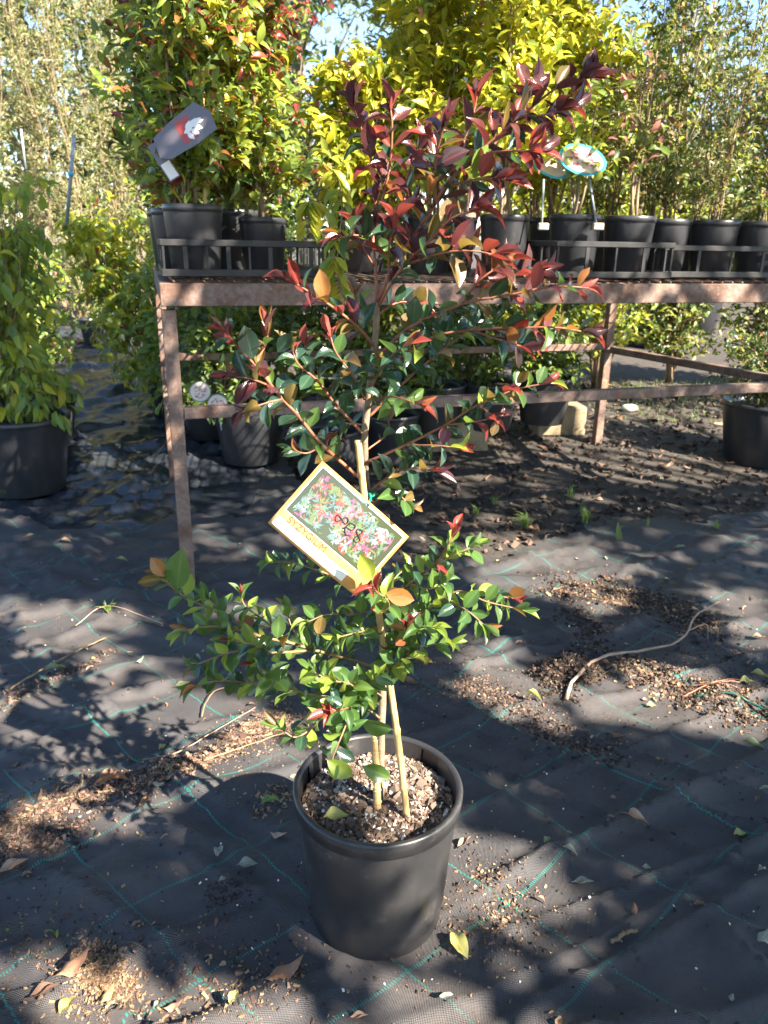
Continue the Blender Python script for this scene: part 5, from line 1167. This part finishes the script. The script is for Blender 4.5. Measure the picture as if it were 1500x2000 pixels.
litter('fine_debris', 'fine dusty crumbs spread around the mulch and bark debris on the matting', [
    (blob_path([(1080, 1160), (1280, 1190), (1380, 1300), (1480, 1400)], 2600, .10), .0012, .004, [1, 1, 0, 2], .5, 1.6), (blob_path([(860, 1330), (980, 1380), (1200, 1490)], 1300, .07), .0012, .004, [1, 0, 2], .5, 1.6),
    (blob_path([(-20, 1640), (260, 1560), (480, 1460), (560, 1420)], 2200, .05), .0012, .004, [0, 2, 1], .4, 2.2), (blob_path([(0, 1850), (200, 1930), (560, 1940)], 1200, .07), .0012, .004, [2, 0, 1], .4, 2.2), (blob_path([(850, 1860), (1000, 1790), (950, 1680)], 700, .06), .0012, .0035, [0, 2, 1], .4, 1.8)], CM)
litter('leaf_debris', 'line of brown shredded bark and leaf debris caught in the folds at the left', [
    (blob_path([(-20, 1640), (120, 1590), (260, 1560), (380, 1520), (480, 1460), (560, 1420)], 2200, .015), .0018, .007, [0, 0, 2, 1], .3, 3.0), (blob_path([(-20, 1640), (120, 1590), (260, 1560), (380, 1520), (480, 1460), (560, 1420)], 170, .018), .004, .010, [0, 0, 2], .15, 5.0),
    (blob_path([(-20, 1690), (60, 1660), (140, 1640)], 900, .026), .002, .007, [1, 1, 0], .4, 1.8),
    (blob_path([(0, 1400), (120, 1340), (220, 1280)], 320, .012), .002, .007, [0, 1], .3, 3), (blob_path([(500, 1600), (560, 1560)], 150, .02), .002, .007, [0, 2], .3, 2), (blob_path([(170, 1890), (200, 1930), (220, 1960)], 2600, .020), .0014, .0045, [2, 2, 0], .4, 2.5),
    (blob_path([(560, 1920), (480, 1960), (340, 1960)], 200, .04), .0018, .006, [2, 0], .3, 2.5), (blob_path([(900, 1850), (1000, 1800), (930, 1700)], 260, .028), .0018, .006, [0, 1, 2], .4, 1.8), (blob_path([(430, 1760), (460, 1770)], 260, .018), .001, .004, [1], .6, 1.5)], CM)
def scatter(n, x0, x1, y0, y1, f_=None):
    q = np.stack([rng.uniform(x0, x1, n), rng.uniform(y0, y1, n), np.zeros(n)], 1)
    return q if f_ is None else q[f_(q)]
litter('soil_crumbs', 'loose dark soil crumbs and specks scattered over the matting', [(scatter(2600, -1.3, 1.5, .55, 2.4), .0015, .005, [0, 1, 1, 1], .6, 1.5), (scatter(170, -1.0, 1.3, .6, 2.2), .002, .0036, [3], .8, 1.2)], CM)
litter('dirt_litter', 'brown leaf and bark litter covering the dirt under the bench', [(scatter(5200, -.6, 2.6, 2.2, 5.2, lambda q: np.array([not mat_inside(a, b_) for a, b_ in q[:, :2]])), .006, .024, [0, 1, 1, 1, 1], .25, 1.8)], CM)

# fallen leaves, each a thing of its own
def cupped(w, fold, curl, wave, twist, bite=False):
    v, f_, uv = leaf_shape(6, 8, w, fold, curl, 1, wave, twist); v = v.copy()
    v[:, 2] += .06 * np.sin(v[:, 0] * 14) * np.sin(v[:, 1] * 9); return v, f_, uv
FLS = [cupped(.42, .35, .5, .2, .3), cupped(.36, .5, -.5, .25, .6), cupped(.5, .25, .3, .3, -.3), cupped(.3, .7, .7, .2, .8), cupped(.46, -.35, -.4, .3, .4)]
FLM = [MB().add(v, f_, 0, uv).mesh('fallen_leaf', [DM['brown']]) for v, f_, uv in FLS]
def fallen(px, py, ang, L_, mt, label, shape=0, lift=.004, group=None, tilt=0.0):
    g = gpt(px, py) if not isinstance(px, np.ndarray) else px; o = bpy.data.objects.new('fallen_leaf', FLM[shape]); C.objects.link(o)
    a = R(ang); g0 = g - np.array([math.cos(a), math.sin(a), 0]) * L_ * .5; lo = min(0, FLM_MIN[shape]) * L_
    o.location = (g0[0], g0[1], g[2] + lift - lo); o.rotation_euler = (tilt, 0, a - PI / 2); o.scale = (L_,) * 3
    o.material_slots[0].link = 'OBJECT'; o.material_slots[0].material = DM[mt]; tag(o, label, 'fallen leaf', group); return o
FLM_MIN = [float(v[:, 2].min()) for v, _, _ in FLS]
for a in [(1236, 1627, -18, .060, 'tan', 'reddish tan pointed leaf on the shaded matting right of the pot', 0), (895, 1870, -62, .052, 'yellow', 'yellow green leaf with dark spots right of the pot base', 2), (1440, 1650, 20, .032, 'yellow', 'torn pale yellow leaf by the right edge of the matting', 2),
          (1110, 1690, -25, .035, 'grey', 'curled grey green leaf on the matting right of the pot', 3), (1065, 1662, 60, .024, 'olive', 'small pale curl of leaf above the curled grey one', 2), (1135, 1742, -10, .042, 'grey', 'whitish withered leaf below the curled grey one', 1), (1055, 1776, -25, .020, 'tan', 'tiny pink sliver of leaf on the shaded matting', 3),
          (1235, 1800, 80, .022, 'brown', 'small folded brown leaf among the right hand threads', 4), (1195, 1576, 0, .018, 'brown', 'tiny brown leaf above the pointed reddish one', 2), (1490, 1570, 140, .03, 'grey', 'grey leaf cut by the right edge', 3), (1480, 1738, 30, .03, 'grey', 'curved grey sliver of leaf at the right edge', 3),
          (1485, 1868, 40, .045, 'grey', 'crumpled grey leaf low at the right edge', 4), (905, 1662, 40, .040, 'tan', 'dry orange tan leaf propped against the pot side', 1), (555, 1925, 30, .068, 'brown', 'large crumpled brown leaf in front of the pot', 4), (530, 1598, 42, .052, 'green', 'long green leaf left of the pot rim', 3),
          (428, 1690, 100, .034, 'grey', 'small pale grey green leaf left of the pot', 2), (484, 1716, 15, .040, 'grey', 'pale silvery leaf with a dark twig, left of the pot', 2), (545, 1655, -10, .035, 'tan', 'dry curled tan leaf close to the left of the pot', 4), (290, 1612, 50, .040, 'brown', 'curled brown leaf in the left sunny patch', 1),
          (318, 1470, 75, .026, 'yellow', 'small oval yellow leaf on the dusty matting at left', 2), (185, 1298, 60, .018, 'yellow', 'small round yellow leaf in the shade at left', 2), (112, 1335, 45, .058, 'olive', 'long olive brown leaf on the left matting', 0), (225, 1570, 40, .080, 'brown', 'long rolled brown leaf lying across the bark debris', 3),
          (28, 1728, 25, .060, 'tan', 'reddish brown leaf at the left edge of the matting', 1), (150, 1930, 50, .060, 'brown', 'orange brown leaf on the sunny debris at lower left', 4), (132, 1985, 85, .035, 'yellow', 'bright yellow green leaf at the bottom left', 2), (215, 1985, 70, .03, 'yellow', 'pale yellow scrap beside the lower left debris', 4), (90, 1970, 20, .05, 'brown', 'dark brown leaf at the bottom left corner', 1),
          (458, 1985, 80, .028, 'yellow', 'pale yellow torn leaf at the bottom of the picture', 2), (340, 1985, 20, .03, 'tan', 'pale tan chip of leaf near the bottom edge', 4), (130, 1076, 0, .055, 'tan', 'pinkish brown leaf near the left edge pot', 0), (60, 1075, 10, .045, 'tan', 'dull pink leaf beside the left edge pot', 1), (240, 1112, 5, .045, 'olive', 'olive leaf in the shade left of the bench leg', 0),
          (190, 1145, 40, .025, 'grey', 'curled pale leaf left of the bench leg', 3), (60, 1288, 10, .03, 'grey', 'small grey leaf at the left of the matting', 1), (1400, 1210, 10, .030, 'olive', 'dull leaf near the long dry branch', 1), (1480, 1340, -10, .055, 'yellow', 'yellow leaf lying on another at the right edge', 0), (1455, 1352, 15, .05, 'yellow', 'yellow leaf under its twin at the right edge', 2),
          (1040, 1042, 0, .060, 'tan', 'orange brown leaf below the grass tuft', 0), (1152, 1045, 20, .028, 'tan', 'curled orange leaf below the second grass tuft', 4), (1325, 1080, -15, .045, 'grey', 'pinkish grey leaf beyond the mulch', 1), (1300, 1143, 0, .018, 'yellow', 'tiny yellow fleck of leaf beyond the mulch', 2), (1480, 1262, 10, .05, 'tan', 'tan leaf at the right edge beside the mulch', 0),
          (1085, 1163, 10, .035, 'tan', 'orange leaf on the mulch near the front plant', 1), (1040, 1385, -25, .05, 'yellow', 'narrow yellow leaf on the sunny ridge', 3), (1270, 1393, 15, .032, 'yellow', 'small bright yellow leaf below the dry branch', 2), (1205, 1450, -40, .038, 'brown', 'rusty orange leaf at the end of the mulch line', 4), (1465, 1487, -15, .055, 'olive', 'olive leaf half under grit at the right edge', 0),
          (965, 1258, 60, .035, 'brown', 'curled brown leaf under the right of the front plant', 1), (800, 1350, 10, .055, 'brown', 'dull brown leaf lying behind the pot', 0), (1010, 1060, 0, .03, 'brown', 'brown scrap under the first grass tuft', 2), (880, 900, 0, .05, 'brown', 'brown leaf on the shaded dirt under the bench', 1), (1030, 940, 10, .06, 'tan', 'tan leaf on the dirt behind the grass tufts', 0),
          (355, 1355, 10, .05, 'olive', 'olive leaf lying under the left skirt of the plant', 1), (275, 1310, 60, .03, 'grey', 'dull grey leaf left of the plant skirt', 4), (1345, 1130, -10, .03, 'brown', 'brown leaf on the matting beyond the branch', 4), (1180, 1320, 0, .03, 'brown', 'brown leaf beside the crook of the dry branch', 2), (700, 2010, 0, .03, 'tan', 'tan scrap cut by the bottom edge', 1)]:
    fallen(*a)
gS = at(655, 1578, PY - .06); fallen(np.array([gS[0], gS[1], SOIL + .018]), 0, 20, .045, 'yellow', 'dry yellow leaf lying on the bark in the front pot', 2)
for i in range(200):
    y = .62 + 1.9 * rng.random() ** .8; x = rng.uniform(-.62, .72) * (y * .95 + .25) if True else 0
    if (x - PX) ** 2 + (y - PY) ** 2 < .15 ** 2: continue
    fallen(np.array([x, y, surf(x, y)]), 0, rng.uniform(0, 360), rng.uniform(.010, .024), str(rng.choice(['brown', 'brown', 'tan', 'grey', 'brown'])), 'tiny dry scrap of leaf among the loose litter on the matting', int(rng.integers(0, 5)), .002, 'tiny leaf scraps on the matting')
for i in range(90):
    y = rng.uniform(2.5, 5.0); x = rng.uniform(-.2, .62) * y
    if mat_inside(x, y): continue
    fallen(np.array([x, y, float(terrain(x, y)) + .006]), 0, rng.uniform(0, 360), rng.uniform(.03, .06), str(rng.choice(['brown', 'brown', 'tan', 'grey'])), 'dry leaf in the litter on the dirt past the matting', int(rng.integers(0, 5)), .004, 'dry leaves on the dirt')

# sticks
def stick(name, label, pts, r0, r1, mt, lift=.006, side=None, cat='stick'):
    P = smooth_path([gpt(x, y) + [0, 0, lift + h] for x, y, h in pts], 22); P += rng.normal(size=P.shape) * r0 * .25; b_ = P[0].copy(); root = thing(name, label, cat, b_)
    MB().tube(P - b_, np.linspace(r0, r1, 22) * (1 + .15 * np.sin(np.arange(22) * 1.9)), 8).build('stick', mt, root)
    for s_ in side or []:
        Q = smooth_path([gpt(x, y) + [0, 0, lift + h] for x, y, h in s_], 8); MB().tube(Q - b_, np.linspace(r1 * .8, r1 * .3, 8), 6).build('side_twig', mt, root)
stick('dry_branch', 'long crooked dry branch lying across the mulch', [(1103, 1383, 0), (1118, 1360, .01), (1155, 1325, .02), (1200, 1305, .02), (1250, 1292, .015), (1310, 1280, .01), (1340, 1262, .02), (1352, 1235, .03), (1400, 1212, .04)], .0048, .0024, M['branch_dry'], side=[[(1340, 1262, .02), (1375, 1245, .01), (1380, 1262, .0)]])
stick('twig', 'thin straight dark stick on the left matting', [(20, 1370, 0), (120, 1315, .01), (210, 1262, .01)], .003, .002, M['twig_brown'])
stick('twig', 'short thick twig on the shaded matting at lower right', [(1190, 1862, 0), (1215, 1850, .002), (1238, 1842, 0)], .0035, .003, M['twig_brown'])
stick('twig', 'thin curved twig below the left skirt of the plant', [(395, 1412, 0), (405, 1390, .006), (430, 1372, .01), (485, 1370, .006), (530, 1378, .004)], .0016, .0008, M['twig_brown'])
stick('twig', 'pale thin twig along the bark debris', [(280, 1500, 0), (350, 1487, .005), (420, 1460, .01), (500, 1412, .004)], .0016, .0008, M['branch_dry'])
stick('twig', 'dark thin twig crossing the debris above the pot', [(400, 1520, 0), (470, 1490, .008), (560, 1460, .01), (600, 1462, .002)], .0018, .0009, M['twig_brown'])
stick('twig', 'reddish bundle of thin twigs at the right', [(1330, 1375, 0), (1390, 1362, .004), (1440, 1358, .004)], .002, .0012, M['twig_red'], side=[[(1335, 1362, 0), (1400, 1368, .003), (1440, 1372, 0)], [(1345, 1368, 0), (1410, 1352, .003), (1450, 1350, 0)]])
stick('twig', 'pale straw lying in the left aisle shade', [(150, 1240, 0), (215, 1215, .008), (320, 1238, .004)], .0012, .0007, M['branch_dry'])
stick('irrigation_tube', 'thin dark plastic tube half buried at the right', [(1352, 1378, 0), (1420, 1384, .004), (1470, 1396, .006), (1530, 1425, .004)], .003, .003, M['tube'], cat='tube')

# grass tufts
def tuft(label, px, py, n, h, sp, mt='grass'):
    g = gpt(px, py); root = thing('grass_tuft', label, 'grass tuft', g, 0, 'green weeds growing through the matting'); mb = MB()
    for i in range(n):
        a = rng.uniform(0, 2 * PI); l_ = h * rng.uniform(.5, 1.15); out = sp * rng.uniform(.3, 1.2); P = [np.array([rng.normal() * .006, rng.normal() * .006, -.002])]
        for t in (.4, .75, 1): P.append(P[0] + np.array([math.cos(a) * out * t ** 1.6, math.sin(a) * out * t ** 1.6, l_ * math.sin(t * 1.9) / math.sin(1.9) * (.98)]))
        w = .0022 * rng.uniform(.7, 1.3); sx = np.array([-math.sin(a), math.cos(a), 0]) * w; V = []
        for q, p in enumerate(P): k = (1, 1, .7, .1)[q]; V += [p - sx * k, p + [0, 0, .0006], p + sx * k]
        mb.add(V, [[3 * q, 3 * q + 1, 3 * q + 4, 3 * q + 3] for q in range(3)] + [[3 * q + 1, 3 * q + 2, 3 * q + 5, 3 * q + 4] for q in range(3)])
    mb.build('blades', M[mt], root); return root
for a in (('widest spreading grass tuft, right of the front plant', 1028, 1032, 34, .05, .06), ('grass tuft with curled leaf, second along from the plant', 1142, 1035, 26, .055, .045), ('single upright weed shoot beyond the tufts', 1207, 1062, 6, .055, .012), ('small broad leaved weed at the right', 1395, 1045, 10, .03, .02),
          ('small sparse grass at the end of the tufts', 1262, 1040, 4, .05, .01), ('grass tuft on bark debris in the left aisle', 215, 1215, 14, .025, .03), ('dim grass beside the left edge pot', 28, 990, 20, .045, .04), ('thin curly green seedling in the sunny corner', 112, 1838, 3, .030, .016), ('bright green weed seedling under the bench behind the tufts', 1115, 972, 12, .05, .03),
          ('dim weed left of the tufts behind the card', 930, 1005, 14, .035, .03), ('tiny yellow seedling at the left edge', 50, 1830, 3, .012, .006), ('weed at the near edge of the dirt', 965, 985, 14, .03, .03)): tuft(*a)
for (x0, x1, y0, y1, n, lb) in ((1.2, 2.4, 4.2, 5.4, 900, 'thin green weeds on the sunlit dirt beyond the bench'),):
    mb = MB()
    for i in range(n):
        x, y = rng.uniform(x0, x1), rng.uniform(y0, y1); z = float(terrain(x, y)); h = rng.uniform(.01, .035); a = rng.uniform(0, PI); V = [(x - .003 * math.cos(a), y - .003 * math.sin(a), z), (x + .003 * math.cos(a), y + .003 * math.sin(a), z), (x + rng.normal() * .01, y + rng.normal() * .01, z + h)]; mb.add(V, [[0, 1, 2]])
    o = mb.build('weeds', M['grass']); tag(o, lb, 'weeds', kind='stuff')
print('objects', len(bpy.data.objects), 'tris', sum(len(me.polygons) for me in bpy.data.meshes) * 2)
